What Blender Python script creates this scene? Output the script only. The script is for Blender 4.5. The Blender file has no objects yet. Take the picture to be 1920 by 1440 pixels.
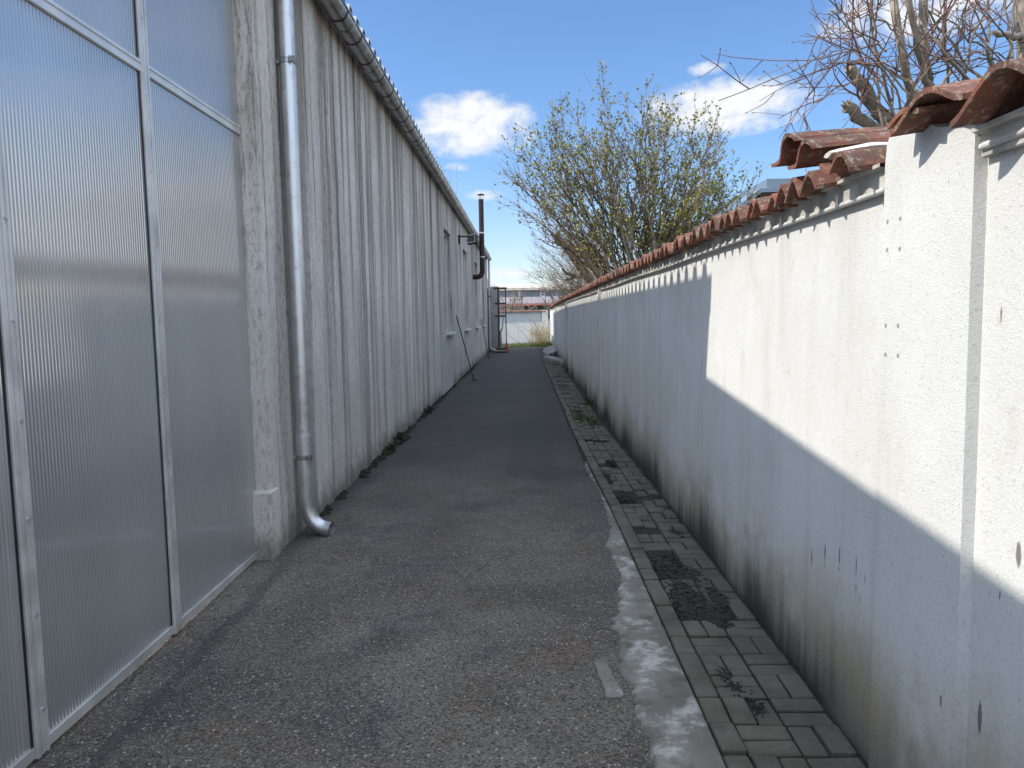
import bpy, math, random
from math import sin, cos, pi, radians as rad
from mathutils import Vector, Matrix
random.seed(7)
S = bpy.context.scene
COL = S.collection
CAMH = 1.6
# ---------------------------------------------------------------- camera
YAW, PITCH, ROLL, F = rad(1.0676), rad(-5.125), rad(1.0), 1400.0
cam_d = bpy.data.cameras.new('camera'); cam = bpy.data.objects.new('camera', cam_d); COL.objects.link(cam)
cam_d.sensor_width = 36; cam_d.sensor_fit = 'HORIZONTAL'; cam_d.lens = 36*F/1920
cam_d.clip_start = 0.05; cam_d.clip_end = 2000
CAMR = Matrix.Rotation(YAW, 4, 'Z') @ Matrix.Rotation(pi/2+PITCH, 4, 'X') @ Matrix.Rotation(-ROLL, 4, 'Z')
cam.matrix_world = Matrix.Translation((0, 0, CAMH)) @ CAMR
S.camera = cam
def at(px, py, y):
    """point at depth y seen in direction (px, py) of the 1920 px photo"""
    d = CAMR.to_3x3() @ Vector(((px-960)/F, (720-py)/F, -1))
    return Vector((0, 0, CAMH)) + d*(y/d.y)
# ---------------------------------------------------------------- light
SUN = Vector((-1.0, -0.16, 0.92)).normalized()
EL = math.asin(SUN.z); AZ = math.atan2(SUN.x, SUN.y)
sun_d = bpy.data.lights.new('sun', 'SUN'); sun_d.energy = 2.05; sun_d.angle = rad(0.53); sun_d.color = (1, .94, .84)
sun = bpy.data.objects.new('sun', sun_d); COL.objects.link(sun)
sun.rotation_euler = SUN.to_track_quat('Z', 'Y').to_euler(); sun.location = (-20, -5, 20)
S.view_settings.view_transform = 'Standard'; S.view_settings.look = 'None'
S.view_settings.exposure = 1.2; S.view_settings.gamma = 1
SKY = 0.082

# ---------------------------------------------------------------- node helpers
class NT:
    def __init__(s, tree):
        s.t = tree; s.n = tree.nodes; s.l = tree.links
    def add(s, typ, ins=None, **props):
        nd = s.n.new(typ)
        for k, v in props.items(): setattr(nd, k, v)
        for k, v in (ins or {}).items(): s.put(nd.inputs[k], v)
        return nd
    def put(s, sock, v):
        if isinstance(v, bpy.types.NodeSocket): s.l.new(v, sock)
        elif isinstance(v, (tuple, list)) and len(v) == 3 and sock.type == 'RGBA': sock.default_value = (*v, 1)
        else: sock.default_value = v
    def m(s, op, a, b=0.0, c=None, clamp=False):
        nd = s.add('ShaderNodeMath', operation=op, use_clamp=clamp)
        s.put(nd.inputs[0], a); s.put(nd.inputs[1], b)
        if c is not None: s.put(nd.inputs[2], c)
        return nd.outputs[0]
    def mix(s, f, a, b, mode='MIX'):
        nd = s.add('ShaderNodeMix', data_type='RGBA', blend_type=mode)
        s.put(nd.inputs[0], f); s.put(nd.inputs[6], a); s.put(nd.inputs[7], b)
        return nd.outputs[2]
    def sm(s, x, lo, hi, a=0.0, b=1.0):
        nd = s.add('ShaderNodeMapRange', interpolation_type='SMOOTHSTEP')
        s.put(nd.inputs[0], x)
        for i, v in zip((1, 2, 3, 4), (lo, hi, a, b)): s.put(nd.inputs[i], v)
        return nd.outputs[0]
    def co(s, kind='Object'):
        return s.add('ShaderNodeTexCoord').outputs[kind]
    def scale(s, v, sc, off=(0, 0, 0)):
        nd = s.add('ShaderNodeMapping'); s.put(nd.inputs[0], v)
        nd.inputs['Scale'].default_value = sc; nd.inputs['Location'].default_value = off
        return nd.outputs[0]
    def noise(s, v, scale, detail=4, rough=.55, dist=0.0):
        nd = s.add('ShaderNodeTexNoise', {'Vector': v, 'Scale': scale, 'Detail': detail, 'Roughness': rough, 'Distortion': dist})
        return nd.outputs[0]
    def vor(s, v, scale, feature='F1', out='Distance'):
        nd = s.add('ShaderNodeTexVoronoi', {'Vector': v, 'Scale': scale}, feature=feature)
        return nd.outputs[out]
    def xyz(s, v):
        return s.add('ShaderNodeSeparateXYZ', {0: v}).outputs
    def bump(s, h, strength, dist, normal=None):
        nd = s.add('ShaderNodeBump', {'Height': h, 'Strength': strength, 'Distance': dist})
        if normal: s.put(nd.inputs['Normal'], normal)
        return nd.outputs[0]

MATS = {}
def material(name):
    m = bpy.data.materials.new(name); m.use_nodes = True
    t = NT(m.node_tree); b = m.node_tree.nodes['Principled BSDF']
    MATS[name] = m
    return t, b
def simple(name, colour, rough=.6, metal=0.0, var=.25, scale=8, bump=0.0, bscale=60, spec=.4, dirt=None):
    t, b = material(name); v = t.co()
    n = t.noise(v, scale, 5, .6)
    dark = tuple(c*(1-var) for c in colour); lite = tuple(min(1, c*(1+var)) for c in colour)
    c = t.mix(t.sm(n, .3, .7), dark, lite)
    if dirt:
        c = t.mix(t.sm(t.noise(v, scale*2.3, 6, .65), .52, .68), c, dirt)
    t.put(b.inputs['Base Color'], c)
    t.put(b.inputs['Roughness'], t.sm(n, .3, .7, max(.02, rough-.1), min(1, rough+.1)))
    b.inputs['Metallic'].default_value = metal
    b.inputs['Specular IOR Level'].default_value = spec
    if bump: t.put(b.inputs['Normal'], t.bump(t.noise(v, bscale, 4, .6), bump, .004))
    return MATS[name]

# ---------------------------------------------------------------- world: sky with clouds
W = bpy.data.worlds.new('World'); S.world = W; W.use_nodes = True
wt = NT(W.node_tree)
for nd in list(wt.n): wt.n.remove(nd)
sky = wt.add('ShaderNodeTexSky', sky_type='NISHITA', sun_disc=False, sun_elevation=EL, sun_rotation=AZ)
sky.altitude = 300; sky.air_density = 1.0; sky.dust_density = .4; sky.ozone_density = 3.2
g = wt.co('Generated'); gx, gy, gz = wt.xyz(g)
az = wt.m('MULTIPLY', wt.m('ARCTAN2', gx, gy), 180/pi); el = wt.m('MULTIPLY', wt.m('ARCSINE', gz), 180/pi)
cv = wt.add('ShaderNodeCombineXYZ', {0: az, 1: wt.m('MULTIPLY', el, 1.5), 2: 0.0}).outputs[0]
n1 = wt.noise(cv, .42, 8, .62, .3); n2 = wt.noise(cv, .16, 3, .5)
best = None
for a0, e0, wa, we, gain in [(-3.9, 14.0, 5.9, 2.7, 1), (14.6, 14.4, 7.0, 2.3, 1.0), (27.5, 19.2, 8.0, 2.7, .8), (13.5, 17.0, 1.7, .6, .6),
                       (-3.0, 9.1, 2.0, .5, .55), (-4.6, 11.2, 1.5, .45, .5), (-1.2, 3.3, 2.8, .55, .7), (36, 8, 9, 2, .7), (-42, 12, 12, 4, .8),
                       (75, 22, 16, 4, .8), (66, 5, 36, 9.5, 4.5), (120, 15, 18, 4, .8), (-120, 20, 18, 5, .8)]:
    u = wt.m('DIVIDE', wt.m('SUBTRACT', az, a0), wa); w_ = wt.m('DIVIDE', wt.m('SUBTRACT', el, e0), we)
    r2 = wt.m('ADD', wt.m('MULTIPLY', u, u), wt.m('MULTIPLY', w_, w_))
    k = wt.m('MULTIPLY', wt.m('SUBTRACT', 1.0, r2, clamp=True), gain)
    best = k if best is None else wt.m('MAXIMUM', best, k)
f = wt.m('ADD', best, wt.m('MULTIPLY', wt.m('SUBTRACT', n1, .50), 1.9))
f = wt.m('MULTIPLY', f, wt.sm(best, 0.0, .25))
mask = wt.sm(f, .02, 1.0)
# unseen cloud cover added overhead and behind the camera to brighten the shade
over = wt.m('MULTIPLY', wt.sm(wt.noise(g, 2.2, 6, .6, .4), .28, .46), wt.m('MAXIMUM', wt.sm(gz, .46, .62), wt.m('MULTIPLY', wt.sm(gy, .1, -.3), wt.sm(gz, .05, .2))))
cloudc = wt.mix(wt.sm(wt.m('ADD', n1, wt.m('MULTIPLY', best, .25)), .45, .82), (.80, .83, .88), (.97, .97, .97))
wisp = wt.m('MULTIPLY', wt.sm(n2, .55, .8), wt.m('MULTIPLY', wt.sm(n1, .45, .8), .10))
tint = wt.mix(wt.sm(gz, .0, .24), (SKY*1.02, SKY*.95, SKY*1.0), (SKY*.80, SKY*.94, SKY*1.08))
skyc = wt.add('ShaderNodeVectorMath', {0: sky.outputs[0], 1: tint}, operation='MULTIPLY').outputs[0]
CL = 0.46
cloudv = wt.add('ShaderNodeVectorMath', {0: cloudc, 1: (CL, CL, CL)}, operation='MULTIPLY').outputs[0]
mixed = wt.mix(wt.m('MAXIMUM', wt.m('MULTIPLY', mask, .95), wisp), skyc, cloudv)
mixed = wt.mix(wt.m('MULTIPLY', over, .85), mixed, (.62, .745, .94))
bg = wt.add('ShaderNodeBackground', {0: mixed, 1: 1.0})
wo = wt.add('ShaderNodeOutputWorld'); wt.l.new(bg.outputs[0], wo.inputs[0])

# ---------------------------------------------------------------- mesh helpers
class MB:
    """collects shapes (world coordinates) that become ONE mesh object"""
    def __init__(s): s.v = []; s.f = []; s.mi = []; s.sm = []
    def poly(s, pts, mi=0, smooth=False):
        i = len(s.v); s.v += [tuple(p) for p in pts]; s.f.append(tuple(range(i, i+len(pts)))); s.mi.append(mi); s.sm.append(smooth)
    def grid(s, rows, mi=0, smooth=True, close=False):
        i = len(s.v); n = len(rows[0])
        for r in rows: s.v += [tuple(p) for p in r]
        for a in range(len(rows)-1):
            for b in range(n if close else n-1):
                c = (b+1) % n
                s.f.append((i+a*n+b, i+a*n+c, i+(a+1)*n+c, i+(a+1)*n+b)); s.mi.append(mi); s.sm.append(smooth)
    def box(s, x0, x1, y0, y1, z0, z1, mi=0, bev=0.0, M=None):
        if bev <= 0:
            p = [(x, y, z) for x in (x0, x1) for y in (y0, y1) for z in (z0, z1)]
            fs = [(0, 1, 3, 2), (4, 6, 7, 5), (0, 4, 5, 1), (2, 3, 7, 6), (0, 2, 6, 4), (1, 5, 7, 3)]
        else:   # bevelled on the four vertical edges and around the top
            b = bev; p = []; fs = []
            def ring(x0, x1, y0, y1, z, c):
                return [(x0+c, y0, z), (x1-c, y0, z), (x1, y0+c, z), (x1, y1-c, z), (x1-c, y1, z), (x0+c, y1, z), (x0, y1-c, z), (x0, y0+c, z)]
            R = [ring(x0, x1, y0, y1, z0, b), ring(x0, x1, y0, y1, z1-b, b), ring(x0+b, x1-b, y0+b, y1-b, z1, b*.6)]
            for r in R: p += r
            for a in range(2):
                for k in range(8):
                    fs.append((a*8+k, a*8+(k+1) % 8, a*8+8+(k+1) % 8, a*8+8+k))
            fs.append(tuple(range(16, 24))); fs.append(tuple(range(7, -1, -1)))
        if M is not None: p = [tuple(M @ Vector(q)) for q in p]
        i = len(s.v); s.v += p
        for q in fs: s.f.append(tuple(i+k for k in q)); s.mi.append(mi); s.sm.append(False)
    def tube(s, pts, rad_, n=8, mi=0, caps=True, smooth=True):
        pts = [Vector(p) for p in pts]
        if not isinstance(rad_, (list, tuple)): rad_ = [rad_]*len(pts)
        i = len(s.v); prev = None
        for k, p in enumerate(pts):
            d = (pts[min(k+1, len(pts)-1)]-pts[max(k-1, 0)])
            if d.length < 1e-9: d = Vector((0, 0, 1))
            d.normalize()
            if prev is None:
                a = d.orthogonal().normalized()
            else:
                a = prev - d*prev.dot(d)
                a = a.normalized() if a.length > 1e-6 else d.orthogonal().normalized()
            prev = a; b = d.cross(a)
            for j in range(n):
                t = 2*pi*j/n
                s.v.append(tuple(p+(a*cos(t)+b*sin(t))*rad_[k]))
        for k in range(len(pts)-1):
            for j in range(n):
                j2 = (j+1) % n
                s.f.append((i+k*n+j, i+k*n+j2, i+(k+1)*n+j2, i+(k+1)*n+j)); s.mi.append(mi); s.sm.append(smooth)
        if caps:
            e = i+(len(pts)-1)*n
            A = [s.v[i+j] for j in range(n-1, -1, -1)]; B = [s.v[e+j] for j in range(n)]
            s.poly(A, mi); s.poly(B, mi)
    def bar(s, a, b, w, h=None, mi=0):
        a = Vector(a); b = Vector(b); d = (b-a).normalized(); h = h or w
        u = d.cross(Vector((0, 0, 1)))
        if u.length < 1e-4: u = Vector((1, 0, 0))
        u.normalize(); v = d.cross(u)
        c = [(-1, -1), (1, -1), (1, 1), (-1, 1)]
        i = len(s.v)
        for p in (a, b):
            for x, y in c: s.v.append(tuple(p+u*x*w/2+v*y*h/2))
        for q in [(0, 1, 5, 4), (1, 2, 6, 5), (2, 3, 7, 6), (3, 0, 4, 7), (3, 2, 1, 0), (4, 5, 6, 7)]:
            s.f.append(tuple(i+k for k in q)); s.mi.append(mi); s.sm.append(False)
    def build(s, name, mats, parent=None):
        me = bpy.data.meshes.new(name)
        me.from_pydata(s.v, [], s.f)
        for m in (mats if isinstance(mats, (list, tuple)) else [mats]): me.materials.append(m)
        me.polygons.foreach_set('material_index', s.mi)
        me.polygons.foreach_set('use_smooth', s.sm)
        me.update()
        o = bpy.data.objects.new(name, me); COL.objects.link(o)
        if parent is not None:
            o.parent = parent
            p = parent; off = Vector((0, 0, 0))
            while p is not None: off += p.location; p = p.parent
            o.location = -off
        return o
def thing(name, label, cat, loc=(0, 0, 0), group=None):
    o = bpy.data.objects.new(name, None); COL.objects.link(o); o.location = loc
    o.empty_display_size = .2
    return tag(o, label, cat, group)
def tag(o, label, cat, group=None):
    o['label'] = label; o['category'] = cat
    if group: o['group'] = group
    return o
def structure(o): o['kind'] = 'structure'; return o
def stuff(o, label=None, cat=None):
    o['kind'] = 'stuff'
    if label: o['label'] = label; o['category'] = cat
    return o
def copy_tree(o, parent=None):
    c = o.copy(); COL.objects.link(c); c.parent = parent
    for ch in [q for q in bpy.data.objects if q.parent == o]: copy_tree(ch, c)
    return c
R_ = random.Random
def lerp(a, b, t): return a+(b-a)*t

# ================================================================ MATERIALS
def mat_asphalt():
    t, b = material('asphalt'); v = t.co()
    x, y, z = t.xyz(v)
    big = t.noise(v, .55, 5, .6, .4); mid = t.noise(v, 2.3, 6, .65, .3)
    vn = t.add('ShaderNodeTexVoronoi', {'Vector': t.scale(v, (1, 1, 0)), 'Scale': 120.0})
    cell = t.xyz(vn.outputs['Color'])[0]
    vn2 = t.add('ShaderNodeTexVoronoi', {'Vector': t.scale(v, (1, 1, 0)), 'Scale': 55.0, 'Randomness': 1.0})
    cell2 = t.xyz(vn2.outputs['Color'])[1]
    fine = t.noise(v, 260, 3, .7)
    c = t.mix(t.sm(big, .32, .68), (.082, .071, .058), (.182, .157, .127))
    c = t.mix(t.m('MULTIPLY', t.sm(mid, .46, .64), .70), c, (.140, .098, .064))      # brown worn patches
    c = t.mix(t.m('MULTIPLY', t.sm(t.noise(v, 1.1, 5, .65, .6), .50, .66), .7), c, (.055, .052, .050))
    wear = t.sm(y, 9.0, 3.0)                                                         # exposed stones in the worn near stretch
    st = t.m('MULTIPLY', t.sm(cell, .55, .95), t.sm(vn.outputs['Distance'], .55, .25))
    st = t.m('MULTIPLY', st, t.m('ADD', .35, t.m('MULTIPLY', wear, .6)))
    c = t.mix(st, c, t.mix(cell, (.42, .39, .35), (.27, .265, .26)))
    st2 = t.m('MULTIPLY', t.sm(cell2, .84, .94), t.sm(vn2.outputs['Distance'], .42, .22))
    c = t.mix(t.m('MULTIPLY', st2, .70), c, (.50, .47, .42))
    c = t.mix(t.m('MULTIPLY', t.sm(cell, .42, .05), .75), c, (.022, .021, .020))
    # dark line beside the gate track, darker band from the drain mouth on along the building
    line = t.m('MULTIPLY', t.sm(t.m('ABSOLUTE', t.m('ADD', x, t.m('ADD', 1.60, t.m('MULTIPLY', t.m('SUBTRACT', mid, .5), .10)))), .055, .02), t.sm(y, 5.2, 4.4))
    c = t.mix(t.m('MULTIPLY', line, .42), c, (.03, .029, .031))
    edge = t.m('MULTIPLY', t.sm(t.m('ADD', x, t.m('MULTIPLY', mid, .25)), -1.35, -1.60), t.sm(y, 4.6, 5.4))
    c = t.mix(t.m('MULTIPLY', edge, .65), c, (.022, .022, .02))
    # long darker repair patch further in
    px_ = t.m('MULTIPLY', t.sm(x, -.25, -.2), t.sm(x, .36, .30)); py_ = t.m('MULTIPLY', t.sm(y, 7.2, 7.5), t.sm(y, 12.0, 11.4))
    c = t.mix(t.m('MULTIPLY', t.m('MULTIPLY', px_, py_), .35), c, (.035, .035, .037))
    far = t.m('MULTIPLY', t.sm(y, 4.2, 10.0), .80)  # shade of the deeper alley painted into the road colour
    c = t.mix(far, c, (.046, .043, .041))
    crk = t.vor(t.mix(.12, v, t.add('ShaderNodeTexNoise', {'Vector': v, 'Scale': 3.0}).outputs['Color']), 1.1, 'DISTANCE_TO_EDGE')
    c = t.mix(t.m('MULTIPLY', t.sm(crk, .010, .002), t.m('MULTIPLY', t.sm(t.noise(v, .8, 3, .5), .50, .58), .40)), c, (.018, .017, .016))
    t.put(b.inputs['Base Color'], c)
    b.inputs['Roughness'].default_value = .85; b.inputs['Specular IOR Level'].default_value = .3
    h = t.m('ADD', t.m('MULTIPLY', t.sm(vn.outputs['Distance'], .7, .1), .5), t.m('MULTIPLY', fine, .6))
    h = t.m('ADD', h, t.m('MULTIPLY', t.sm(cell2, .8, 1), t.sm(vn2.outputs['Distance'], .5, .1)))
    nb = t.bump(h, .75, .006); nb = t.bump(t.noise(v, 6, 4, .6), .35, .03, nb)
    t.put(b.inputs['Normal'], nb)
mat_asphalt()

def mat_render_wall():
    t, b = material('streaked_render'); v = t.co()
    x, y, z = t.xyz(v)
    wob = t.m('MULTIPLY', t.m('SUBTRACT', t.noise(v, 1.6, 3, .6), .5), .10)
    yy = t.m('ADD', t.m('SUBTRACT', y, t.m('MULTIPLY', x, 1.0)), wob)
    cmb = lambda sy, sz, o: t.add('ShaderNodeCombineXYZ', {0: o, 1: t.m('MULTIPLY', yy, sy), 2: t.m('MULTIPLY', z, sz)}).outputs[0]
    s1 = t.noise(cmb(2.2, .10, 1.0), 1.0, 4, .6)
    s2 = t.noise(cmb(6.5, .18, 5.0), 1.0, 4, .6)
    s3 = t.noise(cmb(22, .5, 9.0), 1.0, 3, .6)
    grain = t.noise(cmb(42, 13, 3.0), 1.0, 4, .7)
    speck = t.noise(v, 85, 4, .7)
    top = t.sm(z, .3, 4.3, .55, 1.0)
    base = t.mix(t.sm(t.noise(v, 1.3, 5, .6), .3, .7), (.53, .485, .43), (.67, .615, .55))
    broad = t.m('MULTIPLY', t.sm(s1, .47, .60), t.m('MULTIPLY', top, .95))
    c = t.mix(broad, base, (.27, .235, .195))
    ln = t.noise(cmb(5.0, .0, 15.0), 1.0, 3, .6); tt = t.sm(z, 4.3, .0)
    tt = t.m('DIVIDE', t.m('SUBTRACT', 4.3, z), 4.3)
    lm = t.m('MULTIPLY', ln, 2.0)
    fade = t.sm(t.m('SUBTRACT', tt, lm), .0, -.55)
    top = t.m('MULTIPLY', top, t.m('ADD', .50, t.m('MULTIPLY', fade, .55)))
    line = t.m('MULTIPLY', t.sm(s2, .52, .66), top)
    c = t.mix(t.m('MULTIPLY', line, .88), c, (.125, .105, .088))
    thin = t.m('MULTIPLY', t.sm(s3, .56, .66), top)
    c = t.mix(t.m('MULTIPLY', thin, .55), c, (.10, .088, .078))
    run = t.m('MULTIPLY', t.sm(s2, .44, .40), t.sm(s1, .5, .40))
    c = t.mix(t.m('MULTIPLY', run, .14), c, (.70, .68, .66))
    c = t.mix(t.m('MULTIPLY', t.sm(grain, .50, .60), t.m('ADD', .34, t.m('MULTIPLY', broad, .45))), c, (.14, .125, .11))
    c = t.mix(t.m('MULTIPLY', t.sm(speck, .55, .66), .5), c, (.14, .13, .12))
    # green and black growth near the foot
    foot = t.sm(t.m('ADD', z, t.m('MULTIPLY', t.m('SUBTRACT', t.noise(v, 5, 5, .65), .5), .5)), .30, -.02)
    c = t.mix(t.m('MULTIPLY', foot, .7), c, (.075, .075, .058))
    moss = t.m('MULTIPLY', t.sm(s1, .5, .66), t.sm(z, 1.3, .1))
    c = t.mix(t.m('MULTIPLY', moss, .5), c, (.17, .165, .10))
    t.put(b.inputs['Base Color'], c); b.inputs['Roughness'].default_value = .9; b.inputs['Specular IOR Level'].default_value = .2
    nb = t.bump(t.m('ADD', speck, t.m('MULTIPLY', grain, 1.0)), .8, .006); nb = t.bump(t.noise(v, 9, 4, .6), .3, .02, nb)
    t.put(b.inputs['Normal'], nb)
mat_render_wall()

def mat_stucco(name, stain=True):
    t, b = material(name); v = t.co()
    x, y, z = t.xyz(v)
    n0 = t.noise(v, .9, 5, .6)
    stip = t.noise(v, 130, 3, .6); stip2 = t.noise(v, 210, 4, .7)
    cmb = lambda sy, sz, o: t.add('ShaderNodeCombineXYZ', {0: o, 1: t.m('MULTIPLY', t.m('ADD', y, x), sy), 2: t.m('MULTIPLY', z, sz)}).outputs[0]
    c = t.mix(t.sm(n0, .3, .7), (.655, .650, .625), (.745, .745, .73))
    c = t.mix(t.m('MULTIPLY', t.sm(t.noise(cmb(3.0, .25, 2.), 1.0, 4, .6), .48, .72), .45), c, (.50, .485, .44))
    c = t.mix(t.m('MULTIPLY', t.sm(t.noise(cmb(14, .5, 4.), 1.0, 4, .6), .55, .72), t.m('MULTIPLY', t.sm(y, 3.5, 9), .60)), c, (.33, .34, .35))
    c = t.mix(t.m('MULTIPLY', t.sm(stip2, .57, .70), .60), c, (.34, .33, .31))
    c = t.mix(t.m('MULTIPLY', t.sm(t.noise(v, 75, 4, .7), .585, .66), .55), c, (.40, .385, .355))
    c = t.mix(t.m('MULTIPLY', t.sm(t.noise(t.scale(v, (1, 1, .45)), 2.6, 5, .65, .5), .52, .70), .40), c, (.53, .51, .45))
    c = t.mix(t.m('MULTIPLY', t.sm(t.noise(v, 6.5, 5, .7), .60, .74), .30), c, (.45, .42, .36))
    if stain:
        amp = t.noise(cmb(.75, .0, 0.), 1.0, 5, .65)
        vert = t.noise(cmb(9, .6, 7.), 1.0, 4, .65)
        jig = t.m('ADD', t.m('MULTIPLY', t.m('SUBTRACT', vert, .5), .30), t.m('MULTIPLY', t.m('SUBTRACT', t.noise(v, 60, 4, .7), .5), .22))
        zz = t.m('SUBTRACT', t.m('ADD', z, jig), t.m('MULTIPLY', t.m('SUBTRACT', amp, .5), 1.1))
        near = t.sm(y, 2.75, 3.1)
        brown = t.m('MULTIPLY', t.sm(zz, .68, .16), t.sm(t.noise(v, 1.9, 5, .65), .34, .58))
        c = t.mix(t.m('MULTIPLY', brown, .70), c, (.36, .275, .155))
        jn = t.m('MULTIPLY', t.sm(t.m('ABSOLUTE', t.m('SUBTRACT', y, 2.62)), .42, .0), t.sm(t.m('ADD', z, t.m('MULTIPLY', t.m('SUBTRACT', t.noise(v, 5, 5, .7), .5), .5)), .62, .15))
        c = t.mix(t.m('MULTIPLY', jn, .55), c, (.33, .265, .16))
        pb = t.sm(t.m('ADD', z, t.m('MULTIPLY', t.m('SUBTRACT', t.noise(v, 4, 5, .7), .5), .7)), .46, .05)
        c = t.mix(t.m('MULTIPLY', pb, .55), c, (.34, .30, .23))
        grey = t.sm(zz, .36, .02)
        c = t.mix(t.m('MULTIPLY', grey, .62), c, (.20, .19, .165))
        dark = t.sm(zz, .23, -.06)
        dk = t.mix(t.noise(v, 25, 4, .6), (.030, .034, .034), (.085, .08, .07))
        c = t.mix(t.m('MULTIPLY', t.m('MULTIPLY', dark, .92), t.m('ADD', .35, t.m('MULTIPLY', near, .65))), c, dk)
        # long runs of soot out of the joints between bays
        for jy in (2.57, 11.98, 21.9):
            d = t.m('ABSOLUTE', t.m('ADD', t.m('SUBTRACT', y, jy), t.m('MULTIPLY', t.m('SUBTRACT', t.noise(v, 3, 3, .6), .5), .05)))
            k = t.m('MULTIPLY', t.sm(d, .022 if jy < 4 else .12, .002), t.sm(z, .95 if jy < 4 else 2.3, .45))
            c = t.mix(t.m('MULTIPLY', k, .55), c, (.16, .145, .12))
        # black drips
        for (dy, dz, l, w) in [(3.16, .544, .045, .006), (3.02, .615, .045, .007), (3.017, .561, .015, .004), (2.88, .645, .045, .007), (2.885, .59, .012, .005), (2.732, .654, .045, .005), (2.729, .571, .016, .005),
                               (2.70, .54, .02, .003), (2.66, .63, .02, .003), (1.963, .492, .055, .011), (2.087, .474, .022, .006), (1.942, 1.584, .025, .004), (1.835, .989, .04, .012), (1.90, .86, .015, .004)]:
            u = t.m('DIVIDE', t.m('ADD', t.m('SUBTRACT', y, dy), t.m('MULTIPLY', t.m('SUBTRACT', t.noise(v, 45, 2, .6), .5), .008)), w); q = t.m('DIVIDE', t.m('SUBTRACT', z, dz), l)
            k = t.sm(t.m('ADD', t.m('MULTIPLY', u, u), t.m('MULTIPLY', q, q)), 1.0, .35)
            c = t.mix(t.m('MULTIPLY', k, .75), c, (.06, .055, .06))
        # drill holes in the pillar face
        for hy, hz in [(2.486, 1.887), (2.403, 1.886), (2.483, 1.796), (2.401, 1.792), (2.479, 1.55), (2.397, 1.551), (2.476, 1.455), (2.393, 1.456)]:
            u = t.m('DIVIDE', t.m('SUBTRACT', y, hy), .010); q = t.m('DIVIDE', t.m('SUBTRACT', z, hz), .009)
            k = t.sm(t.m('ADD', t.m('MULTIPLY', u, u), t.m('MULTIPLY', q, q)), 1.0, .4)
            c = t.mix(t.m('MULTIPLY', t.m('MULTIPLY', k, .8), t.sm(x, 1.20, 1.195)), c, (.22, .205, .19))
    t.put(b.inputs['Base Color'], c); b.inputs['Roughness'].default_value = .92; b.inputs['Specular IOR Level'].default_value = .15
    nb = t.bump(t.m('ADD', t.m('MULTIPLY', stip, .7), stip2), .55, .005); nb = t.bump(t.noise(v, 14, 5, .65), .12, .02, nb)
    t.put(b.inputs['Normal'], nb)
mat_stucco('white_stucco'); mat_stucco('plain_stucco', False)

def mat_tile():
    t, b = material('terracotta'); v = t.co()
    n = t.noise(v, 14, 5, .6); l = t.noise(v, 38, 5, .7); d = t.noise(v, 7, 5, .65)
    c = t.mix(t.sm(n, .3, .7), (.18, .072, .048), (.31, .118, .075))
    yy = t.xyz(v)[1]
    wn = t.add('ShaderNodeTexWhiteNoise', {'W': t.m('FLOOR', t.m('DIVIDE', yy, .155))}, noise_dimensions='1D').outputs[0]
    c = t.mix(t.sm(wn, .2, 1.0, 0, .6), c, (.22, .105, .075)); c = t.mix(t.sm(wn, .35, .0, 0, .6), c, (.12, .060, .048))
    c = t.mix(t.m('MULTIPLY', t.sm(d, .46, .62), .80), c, (.085, .058, .046))
    c = t.mix(t.m('MULTIPLY', t.sm(l, .54, .62), .75), c, (.30, .275, .21))
    c = t.mix(t.m('MULTIPLY', t.m('MULTIPLY', t.sm(t.noise(v, 11, 4, .6), .60, .72), t.sm(l, .45, .6)), .8), c, (.36, .27, .07))
    t.put(b.inputs['Base Color'], c); b.inputs['Roughness'].default_value = .85; b.inputs['Specular IOR Level'].default_value = .25
    t.put(b.inputs['Normal'], t.bump(t.m('ADD', t.noise(v, 110, 4, .7), t.m('MULTIPLY', t.noise(v, 25, 4, .6), 2.0)), .8, .006))
mat_tile()

def mat_concrete(name, a, c2, dirt=(.10, .095, .08), pale=(.50, .48, .45)):
    t, b = material(name); v = t.co()
    c = t.mix(t.sm(t.noise(v, 2.2, 6, .65), .32, .68), a, c2)
    c = t.mix(t.m('MULTIPLY', t.sm(t.noise(v, 5.5, 6, .7, .1), .50, .68), .75), c, dirt)
    c = t.mix(t.m('MULTIPLY', t.sm(t.noise(v, 4.3, 7, .72, .1), .50, .66), .7), c, pale)
    sp = t.noise(v, 190, 3, .7)
    c = t.mix(t.m('MULTIPLY', t.sm(sp, .55, .72), .4), c, (.07, .067, .06))
    t.put(b.inputs['Base Color'], c); b.inputs['Roughness'].default_value = .9; b.inputs['Specular IOR Level'].default_value = .2
    nb = t.bump(sp, .6, .005); t.put(b.inputs['Normal'], t.bump(t.noise(v, 18, 5, .65), .4, .015, nb))
mat_concrete('kerb_concrete', (.16, .148, .125), (.27, .25, .215), (.095, .083, .055), (.60, .575, .53))
mat_concrete('grey_concrete', (.22, .215, .20), (.30, .29, .28))

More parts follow.
